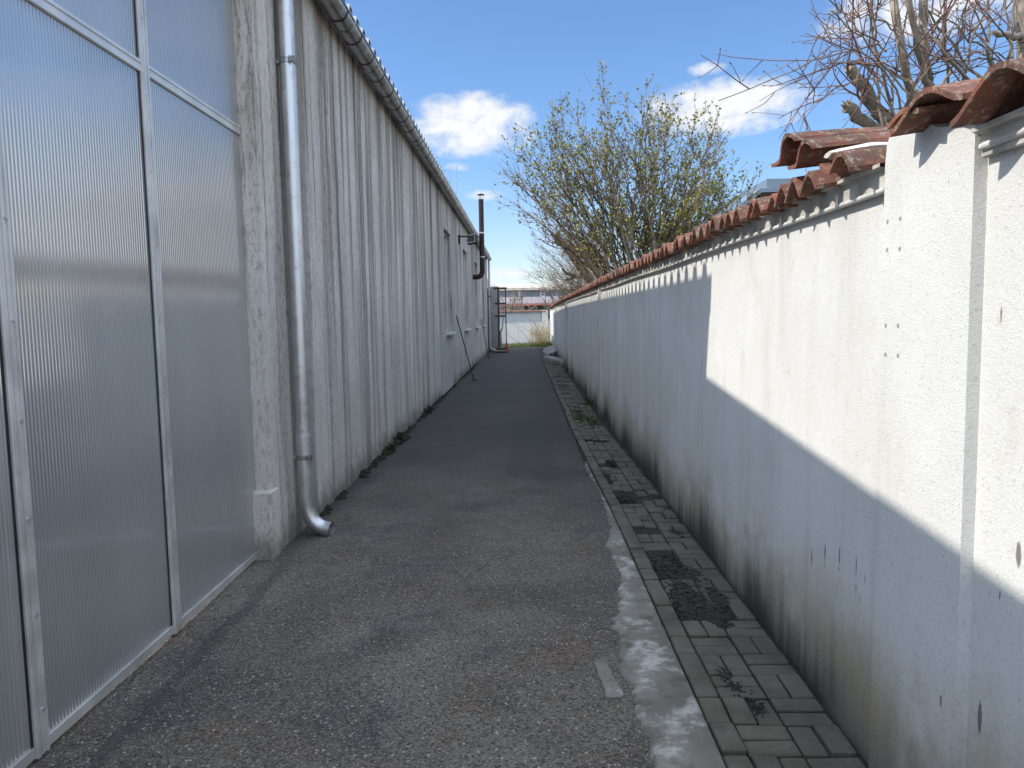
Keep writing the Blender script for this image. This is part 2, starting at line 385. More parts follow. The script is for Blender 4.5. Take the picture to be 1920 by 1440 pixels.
def mat_paver():
    t, b = material('paver_block'); v = t.co()
    vn = t.add('ShaderNodeObjectInfo')
    n = t.noise(v, 3.4, 5, .6)
    c = t.mix(t.sm(n, .3, .7), (.088, .078, .060), (.150, .134, .105))
    c = t.mix(t.m('MULTIPLY', t.sm(t.noise(v, 1.7, 5, .7, .5), .55, .72), .75), c, (.065, .062, .055))
    c = t.mix(t.m('MULTIPLY', t.sm(t.noise(v, 8, 5, .65), .58, .75), .4), c, (.28, .27, .245))
    c = t.mix(t.m('MULTIPLY', t.sm(t.noise(v, 2.8, 3, .6), .60, .72), .35), c, (.13, .085, .06))
    sp = t.noise(v, 170, 3, .7)
    c = t.mix(t.m('MULTIPLY', t.sm(sp, .56, .72), .45), c, (.05, .048, .045))
    t.put(b.inputs['Base Color'], c); b.inputs['Roughness'].default_value = .88; b.inputs['Specular IOR Level'].default_value = .25
    t.put(b.inputs['Normal'], t.bump(sp, .6, .004))
mat_paver()

def mat_panel():
    t, b = material('fluted_polycarbonate'); v = t.co(); x, y, z = t.xyz(v)
    FL = 2*pi/.021
    wv = t.m('SINE', t.m('MULTIPLY', y, FL))
    n = t.noise(t.scale(v, (1, 1.5, .4)), 1.2, 4, .6)
    c = t.mix(t.sm(n, .3, .7), (.255, .255, .245), (.30, .30, .285))
    c = t.mix(t.sm(wv, .55, 1.0, 0, .25), c, (.46, .47, .46))           # webs between the flutes
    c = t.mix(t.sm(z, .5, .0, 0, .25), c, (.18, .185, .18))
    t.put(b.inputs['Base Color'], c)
    b.inputs['Roughness'].default_value = .10; b.inputs['IOR'].default_value = 3.1
    b.inputs['Specular IOR Level'].default_value = .75
    nb = t.bump(wv, .6, .0014); nb = t.bump(t.noise(t.scale(v, (1, 1, .7)), 2.5, 2, .5), .05, .02, nb)
    t.put(b.inputs['Normal'], nb)
mat_panel()
simple('aluminium', (.66, .645, .62), .42, .6, .10, 5)
simple('galvanised', (.60, .60, .60), .40, .88, .10, 6, dirt=(.50, .48, .45))
simple('gutter_zinc', (.42, .42, .42), .36, .95, .25, 7, dirt=(.22, .21, .20))
simple('roof_sheet', (.45, .47, .49), .45, .5, .2, 4)
simple('black_steel', (.018, .016, .016), .55, .3, .4, 12)
simple('rusty_black', (.040, .024, .019), .6, .3, .6, 5, dirt=(.048, .026, .019))
simple('rust_frame', (.075, .032, .028), .75, .1, .4, 10, bump=.3)
simple('dark_wood', (.035, .028, .022), .85, 0, .5, 20)
simple('pale_wood', (.30, .24, .17), .85, 0, .35, 18)
simple('window_panel', (.20, .225, .25), .35, 0, .15, 3)
simple('white_paint', (.68, .68, .66), .6, 0, .1, 4)
simple('white_plastic', (.60, .60, .58), .45, 0, .12, 5)
simple('cone_red', (.30, .06, .06), .6, 0, .2, 10)
simple('soil', (.034, .030, .024), .95, 0, .6, 30, bump=.8, bscale=90)
simple('ground_soil', (.10, .088, .055), .95, 0, .5, 1.5, bump=.6, bscale=40)
simple('moss', (.020, .024, .010), .95, 0, .6, 25, bump=.8)
simple('weed_leaf', (.050, .085, .022), .7, 0, .4, 9)
simple('grass_blade', (.16, .19, .055), .75, 0, .45, 6)
simple('dry_stalk', (.36, .27, .15), .8, 0, .35, 8)
simple('bark_grey', (.27, .225, .17), .9, 0, .35, 22, bump=.7, bscale=70)
simple('bark_dark', (.030, .024, .020), .95, 0, .5, 12, bump=.7, bscale=50)
simple('twig_red', (.19, .115, .09), .85, 0, .4, 6)
simple('twig_brown', (.21, .165, .12), .85, 0, .4, 5)
simple('twig_pale', (.27, .22, .165), .85, 0, .4, 5)
simple('cut_wood', (.33, .26, .18), .85, 0, .3, 30)
simple('spring_leaf', (.25, .255, .05), .6, 0, .4, 2.5)
simple('bud', (.14, .125, .06), .7, 0, .4, 5)
simple('shed_trim', (.19, .24, .285), .45, .2, .1, 3)
simple('shed_wall', (.45, .40, .35), .85, 0, .1, 3)
simple('shed_soffit', (.20, .17, .15), .8, 0, .15, 3)
simple('pipe_grey', (.58, .57, .54), .7, 0, .15, 20, bump=.3)
simple('mortar', (.56, .53, .47), .95, 0, .15, 30, bump=1.0, bscale=110)
simple('board_grey', (.44, .42, .385), .9, 0, .35, 6, bump=.4)
simple('far_glass', (.16, .20, .235), .25, 0, .25, 1.0)
simple('far_white', (.75, .74, .74), .7, 0, .1, 2)
simple('far_roof', (.50, .45, .37), .8, 0, .35, 1.6, dirt=(.30, .26, .20))
simple('far_orange', (.42, .15, .10), .7, 0, .2, 2)
simple('far_pink', (.66, .53, .55), .7, 0, .12, 3)
simple('far_dark', (.075, .095, .085), .6, 0, .4, 2)
simple('grey_blue_paint', (.45, .48, .50), .8, 0, .1, 1.5)
simple('lens_glass', (.05, .055, .06), .12, 0, .2, 20, spec=.8)
M = MATS

# ================================================================ SETTING: ground, road, kerb, pavers
RW = 1.22          # alley face of the right wall (near)
LW = -1.72         # alley face of the warehouse
GX = -1.83         # face of the polycarbonate gate
def right_x(y):    # the wall swings outward a little at the far end
    if y < 20: return RW
    return RW + .0055*(y-20) + .00022*(y-20)**2

mb = MB(); mb.grid([[(x, y, -.06) for x in (-400, -60, -12, 12, 60, 400)] for y in (-60, -10, 20, 60, 150, 800)], smooth=False)
structure(mb.build('ground', M['ground_soil']))

ra = R_(3)
def kerb_left(y):
    pts = [(-7, .44), (2.0, .46), (2.5, .452), (2.78, .443), (3.09, .436), (3.34, .412), (3.5, .44), (3.65, .449), (3.72, .425), (3.82, .437), (3.95, .50), (4.2, .52), (4.5, .583), (4.8, .57),
           (5.12, .552), (5.5, .63), (6.4, .64), (7.9, .59), (9.5, .605), (12, .60), (38, .60)]
    for (a, xa), (b, xb) in zip(pts, pts[1:]):
        if a <= y <= b: return lerp(xa, xb, (y-a)/(b-a))
    return .6
# road: fine sheet whose right edge is ragged, slightly uneven
mb = MB(); rows = []; y = -7.0
while y < 38.2:
    xr = kerb_left(y)+.02 + .012*sin(y*23)+.01*ra.uniform(-1, 1)
    base = [-2.3, -1.9, -1.72, -1.5, -1.0, -.4, .1, .35, xr-.05]
    row = [(x, y, .006*sin(x*2.1+y*.9)+.005*sin(y*2.3-x)) for x in base]
    row.append((xr, y, .006*sin(xr*2.1+y*.9)+.005*sin(y*2.3-xr)-.002)); rows.append(row)
    y += .08 if y < 10 else .4
mb.grid(rows)
structure(mb.build('road', M['asphalt']))

# concrete kerb strip
mb = MB(); rows = []; y = -7.0
while y < 8.2:
    xl = kerb_left(y)+max(0, (y-6.2))*.025+.014*ra.uniform(-1, 1)+.004*sin(y*17); xr = .685 if y < 6 else lerp(.685, .62, min(1, (y-6)/4))
    zt = .006+.002*sin(y*5)+ra.uniform(-.001, .001) + (.005 if y < 3.72 else 0)
    m_ = lerp(xl, xr, .4)
    rows.append([(xl-.02, y, -.03), (xl, y, zt-.004), (xl+.012, y, zt+.002), (m_, y, zt+.004), (xr-.008, y, zt), (xr, y, zt-.006), (xr+.001, y, -.05)]); y += .03 if y < 8 else .1
mb.grid(rows, smooth=True)
structure(mb.build('kerb', M['kerb_concrete']))

# loose concrete patch let into the asphalt
mb = MB(); c0 = [(.295, 3.32), (.318, 3.345), (.352, 3.345), (.358, 3.27), (.362, 3.2), (.375, 3.12), (.392, 3.03), (.385, 3.005), (.35, 3.0), (.312, 3.0), (.318, 3.08), (.305, 3.18)]
c0 = [(lerp(p[0], q[0], k/4), lerp(p[1], q[1], k/4)) for p, q in zip(c0, c0[1:]+c0[:1]) for k in range(4)]
top = [(x+ra.uniform(-.004, .004), y+ra.uniform(-.006, .006), .010) for x, y in c0]; bot = [(x+(.006 if x > .34 else -.006), y, -.02) for x, y in c0]
mb.poly(top[::-1]); mb.grid([bot+[bot[0]], top+[top[0]]], smooth=False)
tag(mb.build('concrete_patch', M['kerb_concrete']), 'small oblong pale concrete patch set in the asphalt beside the kerb', 'concrete patch')

# soil bed under the pavers and the pavers
mb = MB(); rows = []
for i in range(-14, 92):
    y = i*.5; rows.append([(x, y, -.035+.008*ra.uniform(-1, 1)) for x in (.55, .7, .85, 1.0, 1.15, 1.8)])
mb.grid(rows); structure(mb.build('soil_bed', M['soil']))
mb = MB()
def sag(x, y): return -.030*math.exp(-((x-.95)/.16)**2)*(.6+.4*sin(y*1.3)) - .012*(x-.69)
def paver(x0, x1, y0, y1):
    cx, cy = (x0+x1)/2, (y0+y1)/2
    h = sag(cx, cy)+ra.uniform(-.004, .004)
    h += ra.choice((0, 0, 0, 0, .002, -.006))
    mt = Matrix.Translation((cx, cy, h)) @ Matrix.Rotation(ra.uniform(-.04, .04), 4, 'X') @ Matrix.Rotation(ra.uniform(-.025, .025)-.06*(1 if cx < .95 else -.6)*0, 4, 'Y') @ Matrix.Rotation(ra.uniform(-.025, .025), 4, 'Z')
    g = .0048
    mb.box(x0-cx+g, x1-cx-g, y0-cy+g, y1-cy-g, -.05, .012, bev=.005, M=mt)
holes = [(.80, .99, 4.42, 4.95), (.88, 1.06, 3.78, 4.25), (.80, .95, 6.3, 6.6), (.85, 1.0, 8.0, 8.2), (.8, 1.0, 9.4, 9.7)]
y = -4.0
while y < 33.0:
    sh = 0 if y < 6 else lerp(0, -.05, min(1, (y-6)/4))
    x0 = .69+sh
    paver(x0, x0+.1, y, y+.2)
    for k in range(2):
        a = x0+.1+.2*k
        if y > 5 and ra.random() < (.05 if y < 12 else .14): continue
        par = (int(round(y/.2))+k) % 2
        cells = [(a, a+.2, y, y+.1), (a, a+.2, y+.1, y+.2)] if par else [(a, a+.1, y, y+.2), (a+.1, a+.2, y, y+.2)]
        for c in cells:
            cx, cy = (c[0]+c[1])/2, (c[2]+c[3])/2
            if any(h[0] < cx < h[1] and h[2] < cy < h[3] for h in holes): continue
            paver(*c)
    y += .2
structure(mb.build('pavement', M['paver_block']))

def clod_patch(name, blobs, n, seed, mat, size=(.008, .030)):
    """crumbled earth: many small irregular clods in uneven heaps that spill over the pavers"""
    r = R_(seed); mb = MB()
    for i in range(n):
        x0, y0, rx, ry = blobs[i % len(blobs)]
        a = r.uniform(0, 2*pi); q = r.random()**.6*1.15
        x = x0+rx*q*cos(a); y = y0+ry*q*sin(a); s = r.uniform(*size)*(1.15-.6*min(1, q))
        z = sag(x, y)+.002+.012*max(0, 1-q*q)+r.uniform(-.006, .004)
        top = [Vector((x, y, z))+Vector((cos(t+r.uniform(-.3, .3))*s*r.uniform(.4, 1.1), sin(t)*s*r.uniform(.4, 1.2), r.uniform(.05, .32)*s)) for t in (0, 1.2, 2.5, 3.8, 5.0)]
        bot = [(p.x+(p.x-x)*.5, p.y+(p.y-y)*.5, z-s*.8) for p in top]
        mb.grid([bot+[bot[0]], top+[top[0]]], smooth=False)
        mb.poly(top, smooth=False)
    return mb.build(name, mat)
stuff(clod_patch('loose_soil', [(.88, 4.72, .12, .26), (.90, 4.3, .11, .25), (.96, 3.98, .11, .26), (.99, 3.82, .09, .16), (.87, 4.9, .09, .1), (1.0, 4.5, .10, .3), (.86, 4.05, .06, .3), (1.05, 4.1, .07, .25)], 2600, 5, M['soil']), 'black crumbled earth where pavers are missing beside the wall', 'soil')
stuff(clod_patch('loose_soil', [(.88, 3.08, .06, .13), (.92, 2.92, .05, .10), (.90, 3.0, .09, .22), (.86, 3.2, .05, .1)], 800, 6, M['soil'], (.003, .010)), 'small dark crumbs of earth on the nearest sunken pavers', 'soil')
stuff(clod_patch('loose_soil', [(.87, 6.45, .10, .2), (.93, 8.1, .10, .15), (.88, 9.5, .12, .25), (.80, 7.3, .03, .3), (1.1, 5.4, .06, .15)], 700, 8, M['soil'], (.006, .02)), 'dark earth in the gap where the paving narrows', 'soil')

# ================================================================ WAREHOUSE (left)
Y0, Y1 = 4.92, 35.0
ZE = 4.30
wh = thing('warehouse', 'long grey rendered warehouse with dark water streaks, metal gutter and downpipes', 'building', (-8, 20, 0))
wins = [(16.3, 17.75), (21.3, 22.8), (26.2, 27.7), (30.6, 32.1)]
WZ0, WZ1 = 1.28, 3.55
mb = MB()
def wall_rect(y0, y1, z0, z1):
    ny = max(1, int((y1-y0)/2)); nz = max(1, int((z1-z0)/1.0))
    mb.grid([[(LW, lerp(y0, y1, i/ny), lerp(z0, z1, j/nz)) for i in range(ny+1)] for j in range(nz+1)], smooth=False)
ys = [Y0]+[q for w in wins for q in w]+[Y1]
wall_rect(Y0, Y1, -.1, WZ0); wall_rect(Y0, Y1, WZ1, ZE)
for k in range(0, len(ys), 2): wall_rect(ys[k], ys[k+1], WZ0, WZ1)
RD = .14
for a, b in wins:
    for q in [((LW, a, WZ0), (LW-RD, a, WZ0), (LW-RD, a, WZ1), (LW, a, WZ1)), ((LW, b, WZ0), (LW, b, WZ1), (LW-RD, b, WZ1), (LW-RD, b, WZ0)),
              ((LW, a, WZ0), (LW, b, WZ0), (LW-RD, b, WZ0), (LW-RD, a, WZ0)), ((LW, a, WZ1), (LW-RD, a, WZ1), (LW-RD, b, WZ1), (LW, b, WZ1))]: mb.poly(q)
# near return face beside the gate, far end wall, back
mb.grid([[(LW, Y0, z), (LW-.12, Y0, z), (-14, Y0, z)] for z in (-.1, 1, 2, 3, ZE)], smooth=False)
mb.poly([(-14, Y0, ZE), (LW, Y0, ZE), (-7.9, Y0, 5.1)])
mb.poly([(LW, Y1, -.1), (-14, Y1, -.1), (-14, Y1, ZE), (-7.9, Y1, 5.1), (LW, Y1, ZE)])
mb.poly([(-14, Y0, -.1), (-14, Y1, -.1), (-14, Y1, ZE), (-14, Y0, ZE)])
mb.build('wall', M['streaked_render'], wh)
# stub of plinth beside the gate foot
mb = MB(); mb.box(LW-.125, LW+.012, Y0-.07, Y0+.10, -.05, .47, bev=.012)
mb.build('plinth', M['streaked_render'], wh)
# grey patched panel of smoother render under the first window
mb = MB(); mb.box(LW-.02, LW+.012, 15.2, 17.6, -.02, 1.22)
o = mb.build('render_patch', simple('patch_render', (.42, .405, .385), .9, 0, .12, 2.5, bump=.3), wh); o['label'] = 'smooth paler patch of render under the window'
for k, (a, b) in enumerate(wins):
    fr = MB()
    for p, q in [((LW-RD+.02, a+.03, WZ0), (LW-RD+.02, a+.03, WZ1)), ((LW-RD+.02, b-.03, WZ0), (LW-RD+.02, b-.03, WZ1)), ((LW-RD+.02, a, WZ0+.03), (LW-RD+.02, b, WZ0+.03)), ((LW-RD+.02, a, WZ1-.03), (LW-RD+.02, b, WZ1-.03))]:
        fr.bar(p, q, .05, .05)
    wo_ = fr.build('window', M['aluminium'], wh)
    pm = MB(); pm.box(LW-RD-.015, LW-RD+.004, a, b, WZ0, WZ1); pm.build('pane', M['window_panel'], wo_)
    sm = MB(); sm.box(LW-RD, LW+.09, a-.06, b+.06, WZ0-.055, WZ0-.004, bev=.01); sm.build('sill', M['galvanised'], wo_)
# trapezoidal sheet roof
mb = MB(); y = Y0-.45; prof = []
while y < Y1+.12:
    for dy, dz in ((0, 0), (.13, 0), (.155, .09), (.25, .09), (.275, 0)): prof.append((y+dy, dz))
    y += .285
for x0, z0, x1, z1 in ((LW+.14, ZE+.13, -7.9, 5.30), (-7.9, 5.30, -14.2, ZE+.13)):
    mb.grid([[(x0, yy, z0+dz) for yy, dz in prof], [(x1, yy, z1+dz) for yy, dz in prof]], smooth=False)
    mb.grid([[(x0, yy, z0+dz-.015) for yy, dz in prof], [(x0, yy, z0+dz) for yy, dz in prof]], smooth=False)
mb.grid([[(LW+.135, Y0-.44, ZE+.05), (LW+.135, Y1+.12, ZE+.05)], [(LW+.135, Y0-.44, ZE+.115), (LW+.135, Y1+.12, ZE+.115)]], smooth=False)
mb.grid([[(LW, Y0-.44, ZE-.002), (LW, Y1+.1, ZE-.002)], [(LW+.135, Y0-.44, ZE+.05), (LW+.135, Y1+.12, ZE+.05)]], smooth=False)
mb.build('roof', M['roof_sheet'], wh)
# half round gutter with joint collars
mb = MB(); gx, gz, gr = LW+.122, ZE-.002, .095
def half(r): return [(gx+r*cos(t), gz+r*sin(t)) for t in [pi+pi*i/12 for i in range(13)]]
yy = [Y0-.4, Y1+.1]
mb.grid([[(x, y, z) for x, z in half(gr)] for y in yy]); mb.grid([[(x, y, z) for x, z in half(gr-.004)][::-1] for y in yy])
for r in yy: mb.poly([(x, r, z) for x, z in half(gr)])
mb.tube([(gx+gr, Y0-.4, gz), (gx+gr, Y1+.1, gz)], .011, 8)
go = mb.build('gutter', M['gutter_zinc'], wh)
y = 5.9
while y < Y1:
    mb = MB(); mb.grid([[(x, y+d, z) for x, z in half(gr+e)] for d, e in ((-.022, .001), (-.02, .006), (.02, .006), (.022, .001))])
    mb.build('joint_collar', M['gutter_zinc'], go); y += 1.13
y = 6.2
while y < Y1:
    mb = MB(); mb.grid([[(x, y+d, z) for x, z in half(gr+.003)] for d in (-.014, .014)]); mb.build('gutter_bracket', M['rusty_black'], go); y += .565
# downpipes
def arc_pts(a, b, c, n=8):
    a, b, c = Vector(a), Vector(b), Vector(c)
    return [(a*(1-t)**2+b*2*t*(1-t)+c*t*t) for t in [i/n for i in range(n+1)]]
px, py = LW+.075, 5.42
mb = MB(); mb.tube([(px, py, .60), (px, py, ZE-.06)], .055, 20)
mb.tube([(px, py, .585), (px, py, .76)], .058, 20)
dp = mb.build('downpipe', M['galvanised'], wh)
mb = MB(); mb.tube([(px, py, .60), (px, py, .36)]+arc_pts((px, py, .30), (px+.005, py, .075), (px+.155, py-.02, .055), 12)+[(px+.185, py-.025, .052)], .056, 20, caps=False)
mb.tube(arc_pts((px, py, .30), (px+.005, py, .075), (px+.155, py-.02, .055), 12)+[(px+.182, py-.025, .052)], .052, 20, caps=False)
mb.build('elbow', M['galvanised'], dp)
for z in (3.42, .60):
    mb = MB(); mb.tube([(px, py, z-.018), (px, py, z+.018)], .061, 20); mb.box(LW-.01, px-.03, py-.02, py+.02, z-.015, z+.015); mb.box(px+.03, px+.075, py-.075, py-.055, z-.018, z+.018)
    mb.build('pipe_clamp', M['gutter_zinc'], dp)
px, py = LW+.10, 34.75
mb = MB(); mb.tube([(px, py, .2), (px, py, ZE-.05)], .055, 12); dp = mb.build('downpipe', M['white_plastic'], wh)
mb = MB(); mb.tube(arc_pts((px, py, .25), (px+.01, py, .08), (px+.30, py-.1, .06), 8), .06, 12); mb.build('elbow', M['white_plastic'], dp)
mb = MB(); mb.tube([(px, py, 2.55), (px, py, 2.59)], .062, 12); mb.build('pipe_clamp', M['black_steel'], dp)
# stove flue
fx, fy = -1.40, 25.3
mb = MB(); mb.tube([(LW-.02, fy, 2.96), (fx-.22, fy, 2.96)]+arc_pts((fx-.20, fy, 2.96), (fx, fy, 2.96), (fx, fy, 3.2), 8)+[(fx, fy, 5.52)], .085, 16)
fl = mb.build('flue_pipe', M['rusty_black'], wh)
mb = MB(); mb.grid([[(fx+r*cos(2*pi*k/16), fy+r*sin(2*pi*k/16), z) for k in range(17)] for r, z in ((.13, 5.66), (.135, 5.675), (.02, 5.71))])
mb.poly([(fx+.13*cos(2*pi*k/16), fy+.13*sin(2*pi*k/16), 5.66) for k in range(16)])
for k in range(3): a = 2*pi*k/3+.4; mb.bar((fx+.075*cos(a), fy+.075*sin(a), 5.5), (fx+.075*cos(a), fy+.075*sin(a), 5.68), .012)
mb.build('rain_cap', M['rusty_black'], fl)
for z in (3.62, 4.42):
    mb = MB(); mb.tube([(fx, fy, z-.02), (fx, fy, z+.02)], .090, 16); mb.bar((LW, fy-.02, z), (fx-.06, fy-.02, z), .02); mb.build('bracket', M['galvanised'], fl)

# floodlight on an arm (bolted to the wall, can be lifted off)
fo = thing('floodlight', 'black square floodlight on a wall bracket below the gutter', 'floodlight', (LW, 20.0, 3.7))
mb = MB(); mt = Matrix.Translation((LW+.36, 19.95, 3.66)) @ Matrix.Rotation(rad(-18), 4, 'X') @ Matrix.Rotation(rad(-25), 4, 'Z')
mb.box(-.13, .13, -.05, .05, -.12, .12, bev=.01, M=mt)
for k in range(5): mb.box(-.12+.055*k, -.105+.055*k, .05, .085, -.10, .10, M=mt)
mb.build('housing', M['black_steel'], fo)
mb = MB(); mb.box(-.105, .105, -.056, -.051, -.095, .095, M=mt); mb.build('lens', M['lens_glass'], fo)
mb = MB()
for a in ((-.13, -.13), (.13, -.13)): pass
mb.box(-.125, .125, -.060, -.057, -.118, -.095, M=mt); mb.box(-.125, .125, -.060, -.057, .095, .118, M=mt); mb.box(-.125, -.105, -.060, -.057, -.0945, .0945, M=mt); mb.box(.105, .125, -.060, -.057, -.0945, .0945, M=mt)
mb.build('bezel', M['aluminium'], fo)
mb = MB(); mb.box(LW-.005, LW+.05, 19.86, 20.04, 3.56, 3.78, bev=.008); mb.bar((LW+.04, 19.95, 3.74), (LW+.30, 19.97, 3.74), .035); mb.bar((LW+.20, 19.97, 3.62), (LW+.34, 19.98, 3.62), .03); mb.build('bracket', M['black_steel'], fo)
# roof aerials
for nm, lb, pts in (('antenna', 'thin bent wire antenna standing on the warehouse roof edge', [(-2.0, 21.0, 4.5), (-2.0, 21.0, 5.62), (-2.03, 21.0, 5.66), (-2.36, 21.0, 5.66)]),
                    ('antenna', 'straight thin rod antenna on the warehouse roof, right of the bent wire', [(-1.98, 22.3, 4.5), (-1.93, 22.3, 6.05)])):
    mb = MB(); mb.tube(pts, .010, 6)
    mb.tube([(pts[0][0], pts[0][1], 4.45), (pts[0][0], pts[0][1], 4.56)], .025, 8); tag(mb.build(nm, M['gutter_zinc']), lb, 'antenna', 'antennas on the warehouse roof')

# ================================================================ POLYCARBONATE GATE (left foreground)
gt = thing('sliding_gate', 'tall grey fluted polycarbonate gate in an aluminium frame beside the warehouse', 'gate', (GX, 2, 0))
posts = [-3.0, -1.9, -.80, .35, 1.50, 2.615, 3.70, 5.16]
def gtop(y): return 3.93-.088*(4.9-y)
for a, b in zip(posts, posts[1:]):
    for z0, z1 in ((.06, 2.795), (2.865, None)):
        mb = MB(); a2, b2 = a+.012, b-.012
        if z1: mb.box(GX-.016, GX, a2, b2, z0, z1)
        else:
            F0 = [(GX, a2, z0), (GX, b2, z0), (GX, b2, gtop(b2)), (GX, a2, gtop(a2))]; B0 = [(x-.016, y, z) for x, y, z in F0]
            mb.poly(F0); mb.poly(B0[::-1])
            for i in range(4): j = (i+1) % 4; mb.poly([F0[i], B0[i], B0[j], F0[j]])
        mb.build('panel', M['fluted_polycarbonate'], gt)
for k, y in enumerate(posts):
    mb = MB(); w = .036 if k < 7 else .022
    zt = gtop(y)
    mb.box(GX-.05, GX+.012, y-w, y+w, .012, zt)
    mb.box(GX+.012, GX+.019, y-w+.004, y-w+.018, .012, zt); mb.box(GX+.012, GX+.019, y+w-.018, y+w-.004, .012, zt); mb.box(GX+.012, GX+.016, y-.008, y+.008, .012, zt)
    po = mb.build('post', M['aluminium'], gt)
    if k < 7:
        gsh = MB(); gsh.box(GX-.01, GX+.004, y-w-.010, y-w-.001, .06, zt-.03); gsh.build('gap_shadow_strip', M['black_steel'], po)  # dark strip standing in for the gap shadow beside each post
    if k < 7:
        z = .18
        while z < zt-.1:
            c = Vector((GX+.0165, y+(.012 if k % 2 else -.012), z))
            mb = MB(); mb.tube([c, c+Vector((.005, 0, 0))], .0075, 8); z += .36
            mb.build('screw', M['galvanised'], po)
for a, b in zip(posts, posts[1:]):
    mb = MB()
    mb.box(GX-.03, GX+.008, a+.037, b-.037, 2.80, 2.86)
    mb.box(GX+.008, GX+.013, a+.037, b-.037, 2.803, 2.818); mb.box(GX+.008, GX+.013, a+.037, b-.037, 2.842, 2.857)
    mb.build('rail', M['aluminium'], gt)
    mb = MB(); mb.box(GX-.03, GX+.010, a+.037, b-.037, .018, .058); mb.build('bottom_rail', M['aluminium'], gt)
mb = MB()
mb.bar((GX-.02, posts[0], gtop(posts[0])+.03), (GX-.02, posts[-1], gtop(posts[-1])+.03), .08, .06); mb.build('top_rail', M['aluminium'], gt)
# seam strip where gate meets the render
mb = MB(); mb.box(GX+.0, GX+.022, 5.184, 5.20, .02, 3.7)
mb.build('edge_strip', M['aluminium'], gt)

# ================================================================ RIGHT WALL
rw = thing('boundary_wall', 'long white stucco boundary wall with a terracotta tile coping and stained foot', 'wall', (RW, 20, 0))
WT = 2.07
PIL = [(2.022, 2.515), (11.85, 12.12), (21.75, 22.05), (31.0, 31.35)]
mb = MB(); yb = [-7.0]
y = -7.0
while y < 44.3: yb.append(y); y += .5 if y < 6 else 1.0
yb = sorted(set(yb))
zs = [-.12, .2, .5, .8, 1.2, 1.6, 1.9, WT]
mb.grid([[(right_x(y), y, z+(-.02 if (z == WT and y < 2.3) else 0)) for y in yb] for z in zs], smooth=True)
mb.grid([[(right_x(y), y, WT+(-.02 if y < 2.3 else 0)) for y in yb], [(right_x(y)+.25, y, WT+.06) for y in yb]], smooth=False)
mb.grid([[(right_x(y)+.25, y, WT+.06) for y in yb], [(right_x(y)+.25, y, -.12) for y in yb]], smooth=False)
mb.build('wall_panel', M['white_stucco'], rw)
for k, (a, b) in enumerate(PIL):
    mb = MB(); x = right_x(a); p = .036 if k == 0 else .045
    if k == 0:  # rough rounded top
        prof = [(2.518, -.1), (2.515, 1.0), (2.513, 2.07), (2.503, 2.135), (2.475, 2.178), (2.43, 2.190), (2.38, 2.186), (2.31, 2.165), (2.26, 2.143), (2.20, 2.115), (2.12, 2.10), (2.03, 2.088), (2.022, 2.07), (2.018, 1.0), (2.012, -.1)]
        mb.poly([(x-p, y, z) for y, z in prof][::-1])
        mb.grid([[(x-p, y, z) for y, z in prof], [(x+.22, y, z) for y, z in prof]], smooth=False)
    else:
        mb.box(x-p, x+.05, a, b, -.1, 2.10)
    mb.build('pillar', M['white_stucco'], rw)
# conduit along the top of the wall
mb = MB()
segs = [(-7.0, 2.01, 2.020), (2.525, 11.84, 2.0), (12.13, 21.74, 1.995), (22.06, 30.99, 1.985), (31.36, 43.5, 1.97)]
for a, b, z in segs:
    n = 40 if b-a > 5 else 10
    mb.tube([(right_x(lerp(a, b, i/n))-.024, lerp(a, b, i/n), z+.004*sin(lerp(a, b, i/n)*1.7)) for i in range(n+1)], .0105, 8)
co_ = mb.build('conduit', M['pipe_grey'], rw)
for a, b, z in segs:
    y = a+.35
    while y < b:
        mb = MB(); x = right_x(y); mb.tube([(x-.002, y, z-.004), (x-.042, y, z-.004)], .004, 5); mb.tube([(x-.042, y, z-.006), (x-.043, y, z+.034)], .0035, 5); y += .62
        mb.build('hook', M['white_paint'], co_)
# board and mortar bed between wall head and tiles
mb = MB()
for a, b, z in ((-7, 2.015, 2.052), (2.52, 11.84, 2.066), (12.13, 21.74, 2.066), (22.06, 30.99, 2.066), (31.36, 44, 2.05)):
    n = 24
    mb.grid([[(right_x(lerp(a, b, i/n))+dx, lerp(a, b, i/n), z+dz) for dx, dz in ((-.002, -.060), (-.022, -.058), (-.024, 0), (-.05, .004), (-.05, .016), (.2, .05))] for i in range(n+1)], smooth=False)
mb.build('bedding_board', M['board_grey'], rw)

def coping(mb, ya, yb, pitch, amp, xf, zf, slope, seed, length=.34):
    """row of roll tiles laid across the wall head, each lapping over the next"""
    r = R_(seed); y = ya; i = 0
    while y < yb-.3*pitch:
        X = right_x(y)-RW
        jx = r.uniform(-.018, .018); jz = r.uniform(-.006, .008) + (.055*min(1, max(0, (y-1.55)/.3)) if pitch > .3 else 0); tilt = r.uniform(-.02, .02); am = amp*r.uniform(.85, 1.12); yaw_ = r.uniform(-.06, .06)
        NS = 11; rows = []
        w = pitch*1.12
        pr = []
        for k in range(NS):
            t = k/(NS-1)
            zz = am*(.5-.5*cos(2*pi*min(1, t*1.0)))**.85
            pr.append((t*w, zz))
        for d in (0, .03, length*.5, length):
            rows.append([(xf+X+jx+d, y+dy+yaw_*d, zf+jz+zz+slope*d+tilt*(dy/w-.5)*w) for dy, zz in pr])
        th = .016
        low = [[(x, yy, z-th) for x, yy, z in row] for row in rows]
        mb.grid([q[::-1] for q in rows], smooth=True); mb.grid(low, smooth=True)
        mb.grid([rows[0], low[0]], smooth=False)
        mb.grid([[q[0] for q in rows], [q[0] for q in low]], smooth=False); mb.grid([[q[-1] for q in low], [q[-1] for q in rows]], smooth=False)
        y += pitch; i += 1
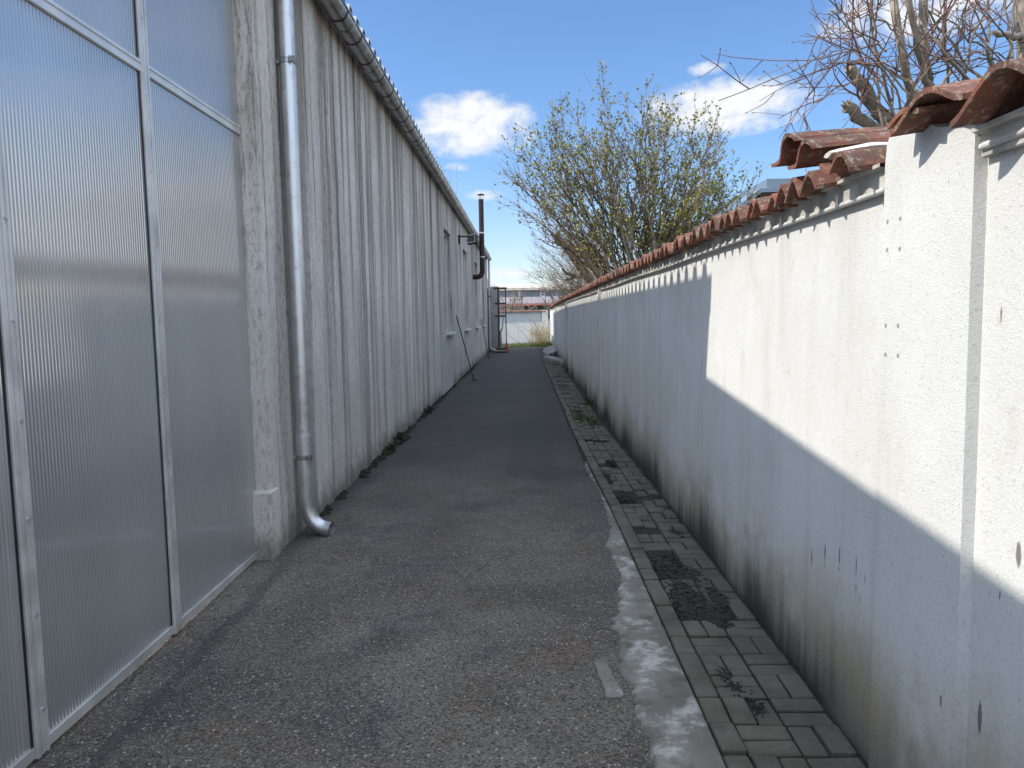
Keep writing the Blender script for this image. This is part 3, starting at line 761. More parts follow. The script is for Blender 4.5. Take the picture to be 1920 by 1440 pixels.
for (ya, yb2, pitch, amp, xf, zf, slope, seed, rank) in ((-6.995, 2.1, .33, .080, RW-.125, 2.066, .14, 11, 1), (2.86, 11.9, .155, .074, RW-.125, 2.068, .14, 12, 2),
                                                 (11.9, 21.9, .155, .070, RW-.125, 2.062, .14, 13, 3), (21.9, 31.2, .155, .066, RW-.125, 2.052, .14, 14, 4), (31.2, 44.0, .16, .055, RW-.125, 2.035, .14, 15, 5)):
    mb = MB(); coping(mb, ya, yb2, pitch, amp, xf, zf, slope, seed)
    if rank == 1: coping(mb, 2.14, 2.26, .16, .022, RW-.115, 2.155, .12, 3, .30)
    mb.build('tile_coping', M['terracotta'], rw)

# loose tiles stacked against the near pillar
def roll_tile(name, loc, rot, label, L=.40, Wd=.23, amp=.055, group=None):
    mb = MB(); pr = []
    for k in range(15):
        t = k/14; y = (t-.5)*Wd
        z = amp*max(0, sin(pi*min(1, t/.62)))**.8 if t < .62 else -.0+.012*((t-.62)/.38)**2*2
        pr.append((y, z))
    rows = [[(x, y*(1-.06*x/L), z+.004*sin(9*x)) for y, z in pr] for x in (0, .02, L*.5, L)]
    low = [[(x, y, z-.016) for x, y, z in r] for r in rows]
    mb.grid([r[::-1] for r in rows]); mb.grid(low)
    for a, b_ in ((rows[0], low[0]), (low[-1], rows[-1])): mb.grid([a, b_], smooth=False)
    mb.grid([[q[0] for q in rows], [q[0] for q in low]], smooth=False); mb.grid([[q[-1] for q in low], [q[-1] for q in rows]], smooth=False)
    o = mb.build(name, M['terracotta']); o.location = loc; o.rotation_euler = rot
    return tag(o, label, 'roof tile', 'loose roof tiles on the boundary wall')
roll_tile('roof_tile', (RW-.135, 2.68, 2.095), (rad(8), rad(-5), rad(2)), 'orange red roll tile lying lowest of the loose pile against the pillar')
roll_tile('roof_tile', (RW-.150, 2.97, 2.190), (rad(-14), rad(-5), rad(3)), 'red roll tile in the middle of the loose pile, above the mortar slab', amp=.05)
roll_tile('roof_tile', (RW-.185, 3.06, 2.228), (rad(-20), rad(-4), rad(4)), 'dark weathered roll tile topmost on the loose pile by the pillar', L=.44)
mb = MB(); r = R_(4); rows = []
for i in range(13):
    x = RW-.125+.42*i/12; ring = []
    for k in range(10):
        a = 2*pi*k/10; ring.append((x, 2.76+.105*cos(a)*(1+.12*r.uniform(-1, 1))*min(1, .35+i/4), 2.160+.026*i/12+.022*sin(a)*(1+.3*r.uniform(-1, 1))*min(1, .4+i/4)))
    rows.append(ring)
mb.grid(rows, close=True, smooth=False); mb.poly(rows[0][::-1]); mb.poly(rows[-1])
tag(mb.build('mortar_slab', M['mortar']), 'rough whitish mortar slab wedged between the loose red tiles', 'mortar slab')
# two displaced tiles further along
roll_tile('roof_tile', (right_x(23.4)-.13, 23.4, 2.15), (rad(10), rad(2), rad(8)), 'loose tile sitting proud on the coping at the foot of the dark leaning trunk')
roll_tile('roof_tile', (right_x(29.5)-.10, 29.5, 2.14), (rad(-6), rad(4), rad(-6)), 'loose tile tipped up on the coping near the far end of the wall')

# ================================================================ PLANTS: branch generator
def wander(r, p, d, L, n, bend, up, sagz=0.0):
    pts = [Vector(p)]; d = Vector(d).normalized()
    for i in range(n):
        d = (d+Vector((r.gauss(0, bend), r.gauss(0, bend), r.gauss(0, bend)))+Vector((0, 0, up))).normalized()
        pts.append(pts[-1]+d*(L/n))
    return pts
def taper(r0, r1, n): return [lerp(r0, r1, i/(n-1)) for i in range(n)]
def side_dir(r, d, ang):
    d = Vector(d).normalized(); o = d.orthogonal().normalized(); b = d.cross(o); t = r.uniform(0, 2*pi)
    return (d*cos(ang)+(o*cos(t)+b*sin(t))*sin(ang)).normalized()
def leaf(mb, r, p, s):
    d = Vector((r.gauss(0, 1), r.gauss(0, 1), r.gauss(.4, .8))).normalized(); a = d.orthogonal().normalized()
    a = (Matrix.Rotation(r.uniform(0, 2*pi), 3, d) @ a)
    w = s*.42; p = Vector(p)
    mb.poly([p, p+d*s*.5+a*w, p+d*s, p+d*s*.5-a*w])
def shrub(mbw, mbt, mbl, r, p, d, L, r0, depth, up, leafp, leafs, kids, bend=.09):
    n = max(4, int(L/.22)) if depth < 2 else max(3, int(L/.16))
    pts = wander(r, p, d, L, n, bend, up)
    tgt = mbw if depth == 0 else mbt
    tgt.tube(pts, taper(r0, max(.002, r0*.28), len(pts)), 6 if depth == 0 else (4 if depth == 1 else 3), caps=False)
    if depth >= 1 and mbl is not None:
        for q in pts[1:]:
            if r.random() < leafp:
                for _ in range(r.choice((2, 3, 4))): leaf(mbl, r, q, leafs*r.uniform(.6, 1.25))
    if depth < 2:
        nk = kids[depth]
        for _ in range(nk):
            t = r.uniform(.28, .98); i = min(len(pts)-2, int(t*(len(pts)-1)))
            dd = side_dir(r, pts[i+1]-pts[i], r.uniform(.35, .95))
            shrub(mbw, mbt, mbl, r, pts[i], dd, L*r.uniform(.16, .38)*(1.15-.5*t), max(.003, r0*.45), depth+1, up*.8, leafp, leafs, kids, bend*1.2)

# --- big budding shrub behind the wall
r = R_(21); base = Vector((2.15, 15.0, .3))
sh = thing('budding_shrub', 'large many stemmed shrub coming into small green leaf behind the white wall', 'shrub', base)
mw, mt_, ml = MB(), MB(), MB()
def envelope_stem(r, B, T, r0, kids, mw, mt_, ml, leafp, leafs, lift=.16):
    """a stem that leaves its base steeply and arches out to the tip T, with side shoots and twigs"""
    B, T = Vector(B), Vector(T); L = (T-B).length
    ctl = B.lerp(T, .45)+Vector((0, 0, L*lift*.35))+Vector((r.gauss(0, .08), r.gauss(0, .08), 0))
    n = 16; pts = arc_pts(B, ctl, T, n); w = Vector((0, 0, 0))
    for k in range(1, n+1):
        w = w*.8+Vector((r.gauss(0, .02), r.gauss(0, .02), r.gauss(0, .012))); pts[k] = pts[k]+w
    mw.tube(pts, taper(r0, .003, n+1), 5, caps=False)
    for _ in range(kids[0]):
        k = min(n-1, int(n*(.22+.78*r.random()**.8))); ax = pts[k+1]-pts[k]
        d = (side_dir(r, ax, r.uniform(.3, .8))+Vector((0, 0, .22))).normalized()
        q = wander(r, pts[k], d, r.uniform(.25, .80), 6, .10, .05)
        mt_.tube(q, taper(max(.0035, r0*.28), .002, 7), 3, caps=False)
        ends = [q]
        for _ in range(kids[1]):
            m_ = r.randrange(1, 6); e = wander(r, q[m_], side_dir(r, q[m_+1]-q[m_], r.uniform(.4, .9)), r.uniform(.10, .34), 3, .14, .06)
            mt_.tube(e, taper(.0032, .0018, 4), 3, caps=False); ends.append(e)
        if ml is not None:
            for e in ends:
                for p in e[1:]:
                    if r.random() < leafp:
                        for _ in range(r.choice((2, 3, 4))): leaf(ml, r, p, leafs*r.uniform(.6, 1.3))
for i in range(128):
    a = lerp(-1.24, 1.22, (i+r.random())/128)              # fan angle of the tip round the foot of the shrub
    reach = r.uniform(.45, 1.0)**.7
    R0 = 374-55*abs(a)**1.5 if a < 0 else 374-70*abs(a)
    if a < 0: R0 = min(R0, 238/max(.01, sin(-a)))
    if a > 0: R0 = min(R0, 265/max(.01, sin(a)))
    if a < -.9 and r.random() < .6: continue
    if a < -.85: R0 *= .88
    if a > .9: R0 *= .72
    T = at(1180+18*a+R0*reach*sin(a), 535-R0*reach*cos(a), 15+r.gauss(0, .8))
    B = base+Vector((r.uniform(-.30, .65)+.2*a, r.uniform(-.5, .5), r.uniform(1.2, 1.9)))
    if T.x < 1.7 and T.z < 2.35+.55*(1.7-T.x): continue
    envelope_stem(r, B, T, r.uniform(.012, .026) if i % 11 else .046, (17, 3), mw, mt_, ml, .42 if -.75 < a < .9 else .16, .042)
mw.build('stem', M['twig_brown'], sh); mt_.build('twig', M['twig_red'], sh); ml.build('foliage', M['spring_leaf'], sh)

# --- bare shrub with a dark leaning trunk, behind the first
r = R_(33); lt = thing('leaning_tree', 'bare tree with a dark leaning broken trunk behind the far tiles', 'tree', (2.2, 22.5, 0))
mb = MB(); tp = [Vector((2.9, 22.3, .6)), Vector((2.35, 22.2, 1.9)), Vector((1.86, 22.1, 2.72)), Vector((1.45, 22, 3.3)), Vector((1.2, 22, 3.62)), Vector((1.0, 22, 3.86)), Vector((.93, 22, 3.97))]
mb.tube(tp, [.2, .17, .14, .12, .11, .10, .085], 9)
mb.tube([(1.9, 22.1, 2.7), (1.5, 22.1, 2.75), (1.22, 22.15, 2.86), (1.12, 22.2, 3.0)], [.07, .06, .05, .03], 6); mb.tube([(1.5, 22.1, 2.76), (1.3, 22, 2.65), (1.2, 22, 2.67)], [.05, .04, .02], 6)
mb.build('trunk', M['bark_dark'], lt)
mw, mt_ = MB(), MB()
for i in range(64):
    px_, py_ = r.uniform(985, 1135), r.uniform(425, 560)
    if (px_-985)/150 + (560-py_)/220 < .12: continue
    T = at(px_, py_, 22+r.gauss(0, .7)); B = Vector((2.6+r.gauss(0, .4), 22.3+r.gauss(0, .4), 1.2+r.random()))
    envelope_stem(r, B, T, r.uniform(.008, .018), (13, 4), mw, mt_, None, 0, 0, .15)
mw.build('branch', M['twig_brown'], lt); mt_.build('twig', M['twig_pale'], lt)

# --- pruned tree behind the near wall: cut stumps, upright shoots and a tangle of twigs
r = R_(55); nt = thing('pruned_tree', 'bare hard pruned tree with sawn stumps and reddish shoots above the near pillar', 'tree', (2.3, 4.4, 0))
bk, st, tw = MB(), MB(), MB()
def stump(pa, pb, ya, yb_, ra_, rb_, seed):
    q = R_(seed); A, B = at(*pa, ya), at(*pb, yb_); n = 8
    pts = [A.lerp(B, i/n)+Vector((q.gauss(0, .006), q.gauss(0, .006), q.gauss(0, .006))) for i in range(n+1)]
    bk.tube(pts, [lerp(ra_, rb_, i/n)*(1+.08*q.uniform(-1, 1)) for i in range(n+1)], 12)
    cut = MB(); d = (B-A).normalized(); cut.tube([B-d*.004, B+d*.006], [rb_*.98, rb_*.9], 12)
    for _ in range(7):
        o = side_dir(q, d, 1.2)*rb_*.7; cut.tube([B+o-d*.01, B+o+d*q.uniform(.01, .04)], [.007, .002], 4)
    cut.build('cut_end', M['cut_wood'], nt)
A0 = at(1690, 262, 4.35)
stump((1672, 245), (1594, 128), 4.35, 4.2, .040, .029, 1)
stump((1650, 250), (1589, 197), 4.3, 4.15, .034, .029, 2)
stump((1680, 262), (1672, 225), 4.35, 4.3, .06, .035, 3)
stump((1700, 235), (1640, 218), 4.4, 4.25, .035, .012, 4)
stump((1875, 150), (1852, 96), 4.5, 4.4, .016, .010, 5)
stump((1935, 75), (1868, 62), 4.5, 4.4, .022, .013, 6)
bk.tube([A0+Vector((.15, .1, -2.6)), A0+Vector((.08, .05, -1.2)), A0, A0+Vector((-.02, 0, .08))], [.16, .12, .085, .05], 12)
bk.tube([at(1920, 20, 4.6)+Vector((.1, 0, -2.4)), at(1925, 90, 4.6), at(1912, -60, 4.6)], [.08, .05, .04], 10)
shoots = [((1712, 200), (1681, 20), (1672, -120), .024, 4.4), ((1744, 165), (1722, 90), (1690, -90), .020, 4.35), ((1742, 150), (1730, 60), (1742, -140), .028, 4.5), ((1690, 262), (1650, 110), (1630, -80), .011, 4.2),
          ((1652, 230), (1636, 60), (1610, -120), .009, 4.1), ((1700, 235), (1652, 122), (1560, 95), .007, 4.0), ((1858, 140), (1854, 60), (1850, -100), .012, 4.7), ((1905, 135), (1890, 60), (1880, -80), .014, 4.8),
          ((1728, 180), (1660, 130), (1555, 116), .010, 3.95), ((1820, 155), (1740, 60), (1660, -60), .011, 4.3), ((1850, 160), (1760, 50), (1690, -90), .010, 4.5), ((1800, 165), (1830, 60), (1880, -60), .009, 4.4),
          ((1765, 165), (1800, 70), (1825, -70), .009, 4.6), ((1700, 200), (1760, 90), (1830, 10), .008, 4.2), ((1660, 225), (1690, 90), (1720, -80), .008, 4.1), ((1880, 150), (1830, 80), (1740, 20), .008, 4.6),
          ((1695, 250), (1620, 190), (1590, 100), .012, 4.1), ((1720, 190), (1600, 60), (1562, 20), .006, 4.0), ((1890, 140), (1900, 40), (1925, -60), .01, 4.4), ((1780, 160), (1770, 40), (1785, -90), .010, 4.8),
          ((1660, 95), (1580, 98), (1352, 190), .0055, 4.0), ((1648, 80), (1575, 50), (1530, 72), .005, 4.1), ((1640, 150), (1560, 170), (1496, 228), .005, 3.9),
          ((1690, 60), (1600, 25), (1540, 40), .005, 4.2), ((1860, 110), (1780, 120), (1690, 150), .006, 4.4), ((1900, 110), (1820, 100), (1720, 110), .005, 4.6)]
for A_, B_, C_, r0, yd in shoots:
    a, b_, c = at(*A_, yd), at(*B_, yd+r.uniform(-.25, .25)), at(*C_, yd+r.uniform(-.5, .5))
    ctl = b_*2-(a+c)*.5; pts = arc_pts(a, ctl, c, 12)
    if A_[1] > 130: pts = [pts[0]+(pts[0]-pts[1]).normalized()*.25+Vector((0, .1, -.25))]+pts
    pts = [p+Vector((r.gauss(0, .007), r.gauss(0, .007), r.gauss(0, .007))) for p in pts]
    big = r0 > .016
    (bk if big else st).tube(pts, taper(r0, r0*(.75 if big else .35), len(pts)), 10 if big else 6, caps=False)
    for _ in range(5 if r0 > .006 else 6):
        i = r.randrange(2, len(pts)-1); d = side_dir(r, pts[i+1]-pts[i], r.uniform(.5, 1.1))
        L = r.uniform(.2, .62); tp_ = wander(r, pts[i], d, L, 6, .07, .02)
        tw.tube(tp_, taper(max(.0032, min(.006, r0*.5)), .0016, len(tp_)), 4, caps=False)
        for _ in range(3):
            j = r.randrange(1, len(tp_)-1); d2 = side_dir(r, tp_[j+1]-tp_[j], r.uniform(.5, 1.0)); q = wander(r, tp_[j], d2, r.uniform(.05, .22), 4, .12, .03)
            tw.tube(q, taper(.0026, .0014, len(q)), 3, caps=False)
            tw.tube([q[-1], q[-1]+(q[-1]-q[-2]).normalized()*.012], [.0038, .001], 4, caps=False)
bk.build('trunk', M['bark_grey'], nt); st.build('shoot', M['twig_brown'], nt); tw.build('twig', M['twig_red'], nt)

# --- moss and weeds at the foot of the walls
r = R_(8)
def blades(mb, r, c, n, spread, h, w):
    for _ in range(n):
        p = Vector((c[0]+r.gauss(0, spread[0]), c[1]+r.gauss(0, spread[1]), c[2])); hh = h*r.uniform(.4, 1.1)
        d = Vector((r.gauss(0, .5), r.gauss(0, .5), 1)).normalized(); a = Vector((r.gauss(0, 1), r.gauss(0, 1), 0)).normalized()*w*r.uniform(.6, 1.2)
        m1 = p+d*hh*.55; e = p+d*hh+Vector((d.x, d.y, -.25))*hh*.4
        mb.poly([p-a*.6, p+a*.6, m1+a, e, m1-a])
mb = MB()
def clump(mb, r, c, s):
    for _ in range(5):
        o = Vector((c[0]+r.gauss(0, s*.4), c[1]+r.gauss(0, s*.7), c[2])); q = s*r.uniform(.5, 1)
        rows = [[(o.x+q*f*cos(t)*r.uniform(.75, 1.2), o.y+q*f*sin(t)*r.uniform(.8, 1.3), o.z+q*g*r.uniform(.8, 1.15)) for t in [2*pi*k/7 for k in range(7)]] for f, g in ((1, -.2), (.95, .35), (.55, .8), (.08, 1.0))]
        mb.grid(rows, close=True, smooth=False)
y = 6.0
while y < 26:
    dens = .9 if 7.5 < y < 15 else .45
    if r.random() < dens: clump(mb, r, (LW+.03, y, 0), r.uniform(.018, .05))
    y += r.uniform(.05, .16)
for yc, s in ((8.8, .07), (9.0, .05), (9.5, .06), (9.75, .09), (9.9, .07), (12.5, .06), (12.9, .05), (12.3, .05)):
    clump(mb, r, (LW+.05, yc, 0), s); blades(mb, r, (LW+.05, yc, 0.01), 14, (.02, .05), .14, .01)
stuff(mb.build('moss', M['moss']), 'dark moss and tufts along the foot of the streaked warehouse wall', 'moss')
WB = MB()
def weeds(c, n, sp, h, label, seed, mat='weed_leaf', name='weed_tuft'):
    blades(WB, R_(seed), c, n, sp, h, .009)
weeds((.80, 11.8, -.02), 120, (.07, .35), .10, 'spreading weed clump in the middle of the pavers', 1)
weeds((1.02, 11.2, -.03), 100, (.06, .3), .10, 'weed tuft right of the spreading clump, touching the wall side pavers', 2)
weeds((1.15, 8.3, -.03), 150, (.03, 1.3), .06, 'low weed line at the foot of the white wall', 3)
weeds((1.14, 6.1, -.03), 20, (.02, .05), .06, 'single tiny weed at the wall foot nearest the camera', 4)
weeds((.90, 9.4, -.03), 90, (.10, 1.2), .035, 'thin weed between pavers halfway to the weed clump', 5)
weeds((1.16, 13.6, -.03), 70, (.03, .5), .14, 'dark weeds along the wall foot beyond the clumps', 6)

stuff(WB.build('weeds', M['weed_leaf']), 'low green weeds growing between the pavers and along the white wall foot', 'weeds')
# fallen stone slabs on the paving, far end
def slab(c, rx, ry, h, rot, label, seed):
    q = R_(seed); n = 9; mb = MB(); pts = [(cos(2*pi*k/n)*rx*q.uniform(.75, 1.1), sin(2*pi*k/n)*ry*q.uniform(.75, 1.1)) for k in range(n)]
    top = [(x*.95, y*.95, h) for x, y in pts]; mid = [(x, y, h*.75) for x, y in pts]; bot = [(x, y, -.02) for x, y in pts]
    mb.grid([bot, mid, top], close=True, smooth=False); mb.poly(top)
    o = mb.build('stone_slab', M['grey_concrete']); o.location = c; o.rotation_euler = rot; return tag(o, label, 'stone slab', 'broken slabs at the far wall foot')
slab((1.02, 25.9, .02), .33, .9, .13, (rad(4), rad(6), .3), 'nearer flat broken concrete slab lying on the far pavers', 1)
slab((1.10, 31.3, .03), .36, 1.1, .22, (rad(8), rad(-4), -.2), 'farther thicker broken concrete slab against the wall end', 2)

# ================================================================ leaning rods
def rod(a, b, label):
    mb = MB(); mb.tube([a, b], .013, 8); d = (Vector(a)-Vector(b)).normalized()
    mb.box(a[0]-.03, a[0]+.09, a[1]-.04, a[1]+.04, a[2]-.004, a[2]+.02)
    tag(mb.build('steel_rod', M['black_steel']), label, 'rod', 'rods leaning on the warehouse wall')
rod((-1.32, 18.9, .012), (LW+.02, 18.6, 1.66), 'nearer thin black rod leaning on the warehouse wall below the floodlight')
rod((-1.47, 29.6, .012), (LW+.02, 29.2, 1.56), 'farther thin black rod leaning on the warehouse wall near its end')

# ================================================================ far end of the alley
# white lean-to annex beyond the warehouse
an = thing('annex', 'white annex with a sloping glazed top at the end of the warehouse', 'building', (-2.5, 37.5, 0))
mb = MB()
mb.box(-6, -1.58, 35.2, 39.5, -.1, 2.6); mb.build('wall', M['white_paint'], an)
mb = MB(); q = [(-1.52, 35.1, 2.35), (-1.52, 39.6, 2.35), (-1.95, 39.6, 3.7), (-1.95, 35.1, 3.7)]
mb.poly(q); q2 = [(x-.12, y, z) for x, y, z in q]; mb.poly(q2[::-1])
for i in range(4): j = (i+1) % 4; mb.poly([q[i], q2[i], q2[j], q[j]])
mb.build('roof', M['window_panel'], an)
mb = MB(); mb.box(-1.595, -1.555, 36.0, 37.0, .0, 2.15); mb.build('door', M['black_steel'], an)

# open mesh gate leaf
mg = thing('mesh_gate', 'rusty brown wire mesh gate leaf standing across the left of the alley end', 'gate', (-1.1, 34, 0))
mb = MB(); gy = 34.0
mb.box(-1.225, -1.145, gy-.04, gy+.04, .22, 2.92); mb.bar((-.855, gy, .15), (-.855, gy, 2.9), .045)
mb.bar((-1.38, gy, 2.90), (-.79, gy, 2.90), .07, .09); mb.bar((-1.36, gy, 2.22), (-.88, gy, 2.22), .05, .08); mb.bar((-1.36, gy, 1.65), (-.88, gy, 1.65), .05, .08); mb.bar((-1.34, gy, .18), (-.84, gy, .18), .05, .05)
mb.build('frame', M['rust_frame'], mg)
mb = MB(); x = -1.36
while x < -.86: mb.bar((x, gy+.03, .2), (x, gy+.03, 2.88), .006); x += .06
z = .22
while z < 2.86: mb.bar((-1.37, gy+.036, z), (-.86, gy+.036, z), .006); z += .06
mb.build('wire_mesh', M['gutter_zinc'], mg)
# grey cabinet behind it
cb = thing('cabinet', 'tall pale grey metal cabinet behind the rusty mesh gate', 'cabinet', (-1.35, 35.0, 0))
mb = MB(); mb.box(-1.57, -1.19, 34.7, 35.15, .1, 3.02, bev=.02); mb.build('body', simple('cabinet_grey', (.33, .34, .33), .6, .1, .12, 3), cb)
mb = MB(); mb.box(-1.56, -1.20, 34.685, 34.697, .2, 2.9); mb.build('door', MATS['cabinet_grey'], cb)
# planks stacked at its foot
for i, (zz, x0, x1, lb) in enumerate(((.012, -1.36, -.80, 'black rotten board lying lowest of the stack under the mesh gate'), (.075, -1.28, -.86, 'pale weathered board above the black one under the mesh gate'), (.138, -1.33, -.88, 'dark board topmost of the stack under the mesh gate'))):
    mb = MB(); mb.box(x0, x1, 33.4+.1*i, 33.9, zz, zz+.06, bev=.008); tag(mb.build('wooden_board', M['pale_wood'] if i == 1 else M['dark_wood']), lb, 'board', 'boards under the mesh gate')
# pale young tree fork
r = R_(12); yt = thing('young_tree', 'pale forked young trunk standing behind the rusty mesh gate', 'tree', (-1.2, 36, 0))
mb = MB(); mb.tube([(-1.22, 36, 0), (-1.2, 36, .5), (-1.22, 36, .85)], [.085, .075, .07], 8); mb.tube([(-1.22, 36, .8), (-1.32, 36, 1.1), (-1.47, 36, 1.5)], [.055, .04, .03], 6); mb.tube([(-1.21, 36, .8), (-1.1, 36, 1.05), (-1.03, 36, 1.6)], [.05, .04, .02], 6)
mb.build('trunk', M['twig_pale'], yt)
# traffic cone
tc = thing('traffic_cone', 'red traffic cone at the foot of the mesh gate', 'traffic cone', (-.83, 33.6, 0))
mb = MB(); n = 14
mb.grid([[(-.83+q*cos(2*pi*k/n), 33.6+q*sin(2*pi*k/n), z) for k in range(n)] for q, z in ((.095, .04), (.075, .16), (.05, .32), (.025, .47), (.014, .50))], close=True); mb.build('cone_body', M['cone_red'], tc)
mb = MB(); mb.box(-.95, -.71, 33.48, 33.72, .006, .04, bev=.01); mb.build('cone_base', M['cone_red'], tc)

# verge with grass, kerb line
mb = MB(); mb.grid([[(x, y, -.03+.05*((y-38.2)/5)) for x in (-6, -1.5, 0, 1.8)] for y in (38.2, 40, 43.9)]); structure(mb.build('verge', M['ground_soil']))
mb = MB(); mb.box(-.9, 1.0, 38.12, 38.3, -.05, .03, bev=.01); structure(mb.build('edging', M['grey_concrete']))
mb = MB(); r = R_(2)
for _ in range(2200):
    x = r.uniform(-1.6, 1.5); y = r.uniform(38.3, 43.8); h = r.uniform(.06, .26)*(1+.9*max(0, x)); blades(mb, r, (x, y, -.02), 1, (.05, .05), h, .012)
g1 = mb.build('grass', M['grass_blade']); stuff(g1, 'rough green and straw grass in the sun before the end wall', 'grass')
# dry reed thicket in the right corner
dr = thing('dry_thicket', 'dry straw coloured thicket of canes in the sunny corner of the end wall', 'shrub', (.9, 41, 0))
mw, mt_ = MB(), MB(); r = R_(17)
for _ in range(70):
    p = Vector((r.gauss(.78, .26), r.uniform(39.8, 42.5), -.02)); a = r.gauss(.1, .25)
    pts = wander(r, p, (sin(a), r.gauss(0, .15), 1), r.uniform(.7, 1.9), 7, .10, .0); mw.tube(pts, taper(.011, .004, len(pts)), 4, caps=False)
    for _ in range(4):
        j = r.randrange(1, 6); q = wander(r, pts[j], side_dir(r, pts[j+1]-pts[j], .7), r.uniform(.15, .5), 4, .2, 0); mt_.tube(q, taper(.006, .003, len(q)), 3, caps=False)
for A_, B_, C_ in (((1014, 632), (1000, 604), (966, 586)), ((994, 640), (968, 612), (950, 606)), ((1016, 640), (985, 616), (958, 604)), ((985, 648), (960, 634), (948, 622)), ((1008, 630), (1003, 610), (1012, 590))):
    a, b_, c = at(*A_, 41.5), at(*B_, 41.2), at(*C_, 41); pts = arc_pts(a, b_*2-(a+c)*.5, c, 8); mw.tube(pts, taper(.014, .007, 9), 5, caps=False)
mw.build('cane', M['dry_stalk'], dr); mt_.build('twig', M['dry_stalk'], dr)

# end wall
ew = thing('end_wall', 'white wall with a grey blue upper band and tiled top closing the alley', 'wall', (0, 44.2, 0))
mb = MB(); mb.box(-6, 1.02, 44.1, 44.35, -.1, 1.27); mb.build('lower_panel', M['plain_stucco'], ew)
mb = MB(); mb.box(-6, 1.02, 44.12, 44.33, 1.272, 1.90); mb.build('upper_panel', M['grey_blue_paint'], ew)
mb = MB(); mb.box(1.02, 1.36, 44.02, 44.4, -.1, 1.98); mb.build('pillar', M['plain_stucco'], ew)
mb = MB(); x = -6; prof = []
while x < 1.05: prof += [(x, 0), (x+.06, .035), (x+.13, .05), (x+.19, .02)]; x += .22
mb.grid([[(x, 43.98, 1.90+z) for x, z in prof], [(x, 44.45, 1.96+z) for x, z in prof]]); mb.grid([[(x, 43.98, 1.885) for x, z in prof], [(x, 43.98, 1.90+z) for x, z in prof]], smooth=False)
mb.build('tile_coping', M['terracotta'], ew)

# pale gabled shed behind the right wall
sd = thing('gabled_house', 'pale house with a blue grey metal roof edge behind the tiled wall', 'house', (7, 18.5, 0))
mb = MB(); E1, E2, E3 = (4.75, 3.62), (5.66, 4.36), (7.6, 4.36)
mb.poly([(4.75, 18.2, 0), (9.0, 18.2, 0), (9.0, 18.2, 4.36), (5.66, 18.2, 4.36), (4.75, 18.2, 3.62)])
mb.poly([(4.75, 18.2, 0), (4.75, 18.2, 3.62), (4.75, 24, 3.62), (4.75, 24, 0)]); mb.poly([(9, 18.2, 0), (9, 24, 0), (9, 24, 4.36), (9, 18.2, 4.36)])
mb.build('wall', M['shed_wall'], sd)
mb = MB(); 
mb.grid([[(4.50, 17.8, 3.50), (5.56, 17.8, 4.36), (9.2, 17.8, 4.36)], [(4.50, 24.2, 3.50), (5.56, 24.2, 4.36), (9.2, 24.2, 4.36)]], smooth=False)
mb.build('soffit', M['shed_soffit'], sd)
mb = MB()
mb.grid([[(4.44, 17.78, 3.50), (5.55, 17.78, 4.385), (9.2, 17.78, 4.385)], [(4.44, 17.78, 3.59), (5.52, 17.78, 4.475), (9.2, 17.78, 4.475)], [(4.44, 24.2, 3.59), (5.52, 24.2, 4.475), (9.2, 24.2, 4.475)]], smooth=False)
mb.box(5.72, 9.2, 17.95, 24.0, 4.476, 4.72)
mb.build('roof', M['shed_trim'], sd)

# far flat roofed hall beyond the end wall
fb = thing('far_hall', 'long low hall with pale roof, blue windows and shop signs beyond the end wall', 'building', (2, 80, 0))
mb = MB(); mb.box(-14, 16, 76, 90, -.1, 4.32); mb.build('wall', M['far_white'], fb)
mb = MB(); mb.grid([[(-14.5, 75.5, 4.34), (16.5, 75.5, 4.34)], [(-14.5, 75.5, 4.48), (16.5, 75.5, 4.48)], [(-14.5, 84, 5.20), (16.5, 84, 5.20)], [(-14.5, 91, 5.1), (16.5, 91, 5.1)]], smooth=False); mb.build('roof', M['far_roof'], fb)
for x0, x1 in ((-13.5, -9.2), (-9, -4.6), (-4.4, -.6), (-.4, 1.55), (2.15, 3.2), (3.35, 7.5), (7.7, 12), (12.2, 15.5)):
    mb = MB(); mb.box(x0, x1, 75.94, 75.99, 3.62, 4.22); mb.build('window', M['far_glass'], fb)
mb = MB(); mb.box(1.6, 2.1, 75.92, 75.99, 3.56, 4.28); d = mb.build('door', M['far_white'], fb)
mb = MB(); mb.box(1.70, 2.0, 75.90, 75.915, 3.70, 3.92); mb.box(1.70, 2.0, 75.90, 75.915, 3.99, 4.18); mb.build('door_pane', M['far_glass'], d)
mb = MB(); x = -1.2; 
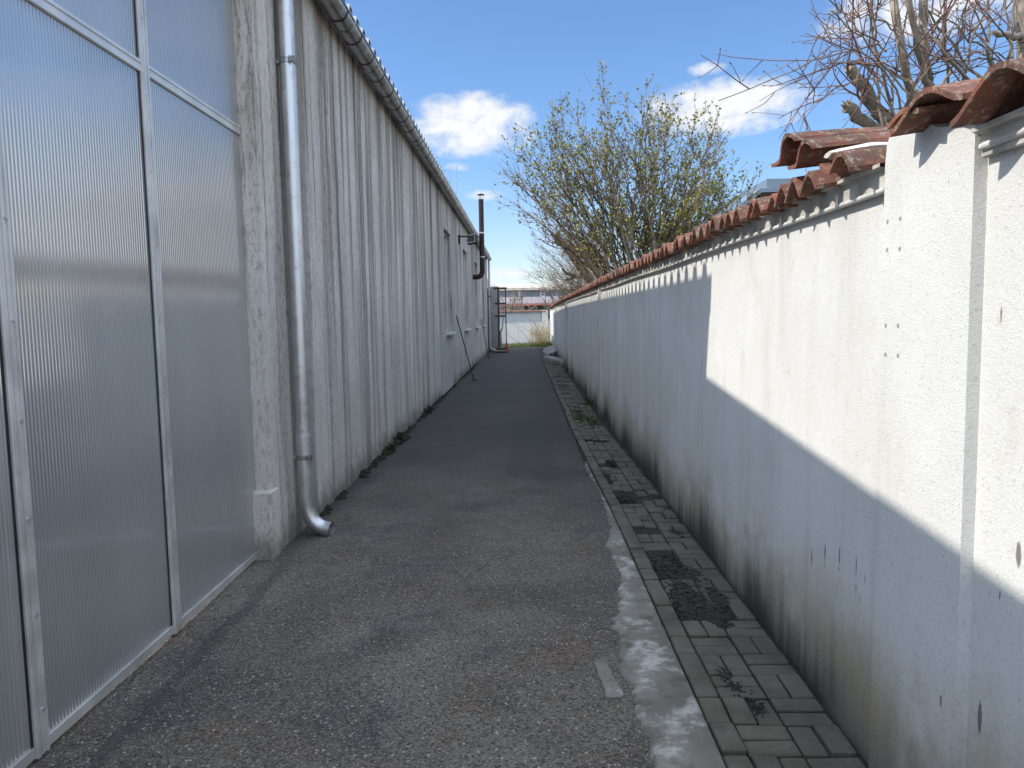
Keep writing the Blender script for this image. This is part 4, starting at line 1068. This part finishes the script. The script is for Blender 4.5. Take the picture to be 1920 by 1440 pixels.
while x < 6: mb.box(x, x+.16, 75.86, 75.93, 2.95, 3.56); x += .26
mb.build('corrugated_band', M['far_white'], fb)
mb = MB(); mb.box(-4, 12, 74.2, 75.8, 2.70, 2.90); mb.build('canopy', M['far_orange'], fb)
for x0, x1, m_ in ((-3.4, -2.4, 'far_orange'), (-2.35, -1.5, 'far_pink'), (-1.45, -.15, 'far_pink'), (2.7, 3.3, 'far_pink'), (3.4, 4.4, 'far_pink')):
    mb = MB(); mb.box(x0, x1, 75.2, 75.25, 2.05, 2.68); so = mb.build('sign_board', M[m_], fb)
    mk = MB(); rr = R_(int(x0*10)+50)
    if m_ == 'far_pink':
        for k in range(3): xx = lerp(x0, x1, .2+.25*k); mk.box(xx, xx+.10, 75.185, 75.199, 2.18+.1*rr.random(), 2.5)
        mk.build('sign_mark', M['far_dark'] if x0 < 0 else M['cone_red'], so)
mb = MB(); mb.box(-.1, 2.6, 75.5, 75.55, 1.4, 2.68); mb.build('shopfront', M['far_dark'], fb)
for k in range(8):
    pass
# bare trees standing in front of the far hall
def bare_tree(loc, h, label, seed, mat='twig_brown'):
    r = R_(seed); t = thing('bare_tree', label, 'tree', loc, 'bare trees before the far hall'); a, b_ = MB(), MB(); loc = Vector(loc)
    a.tube([loc, loc+Vector((0, 0, h*.3))], [h*.022, h*.018], 6)
    for _ in range(9):
        an_ = r.uniform(-1.0, 1.0); d = Vector((sin(an_), r.gauss(0, .5), cos(an_))); shrub(a, b_, None, r, loc+Vector((0, 0, h*r.uniform(.12, .32))), d, h*r.uniform(.45, .75), h*.014, 0, .03, 0, 0, (12, 6), .12)
    a.build('trunk', M[mat], t); b_.build('twig', M['twig_pale'], t)
bare_tree(tuple(at(965, 620, 58).xy)+(0,), 4.3, 'small bare fan shaped tree in front of the far hall signs', 3)
bare_tree(tuple(at(1050, 620, 66).xy)+(0,), 5.2, 'bare tree before the far hall, right, half hidden by the leaning tree', 4)
bare_tree(tuple(at(935, 620, 64).xy)+(0,), 4.6, 'bare tree before the far hall, left, seen through the mesh gate', 5)
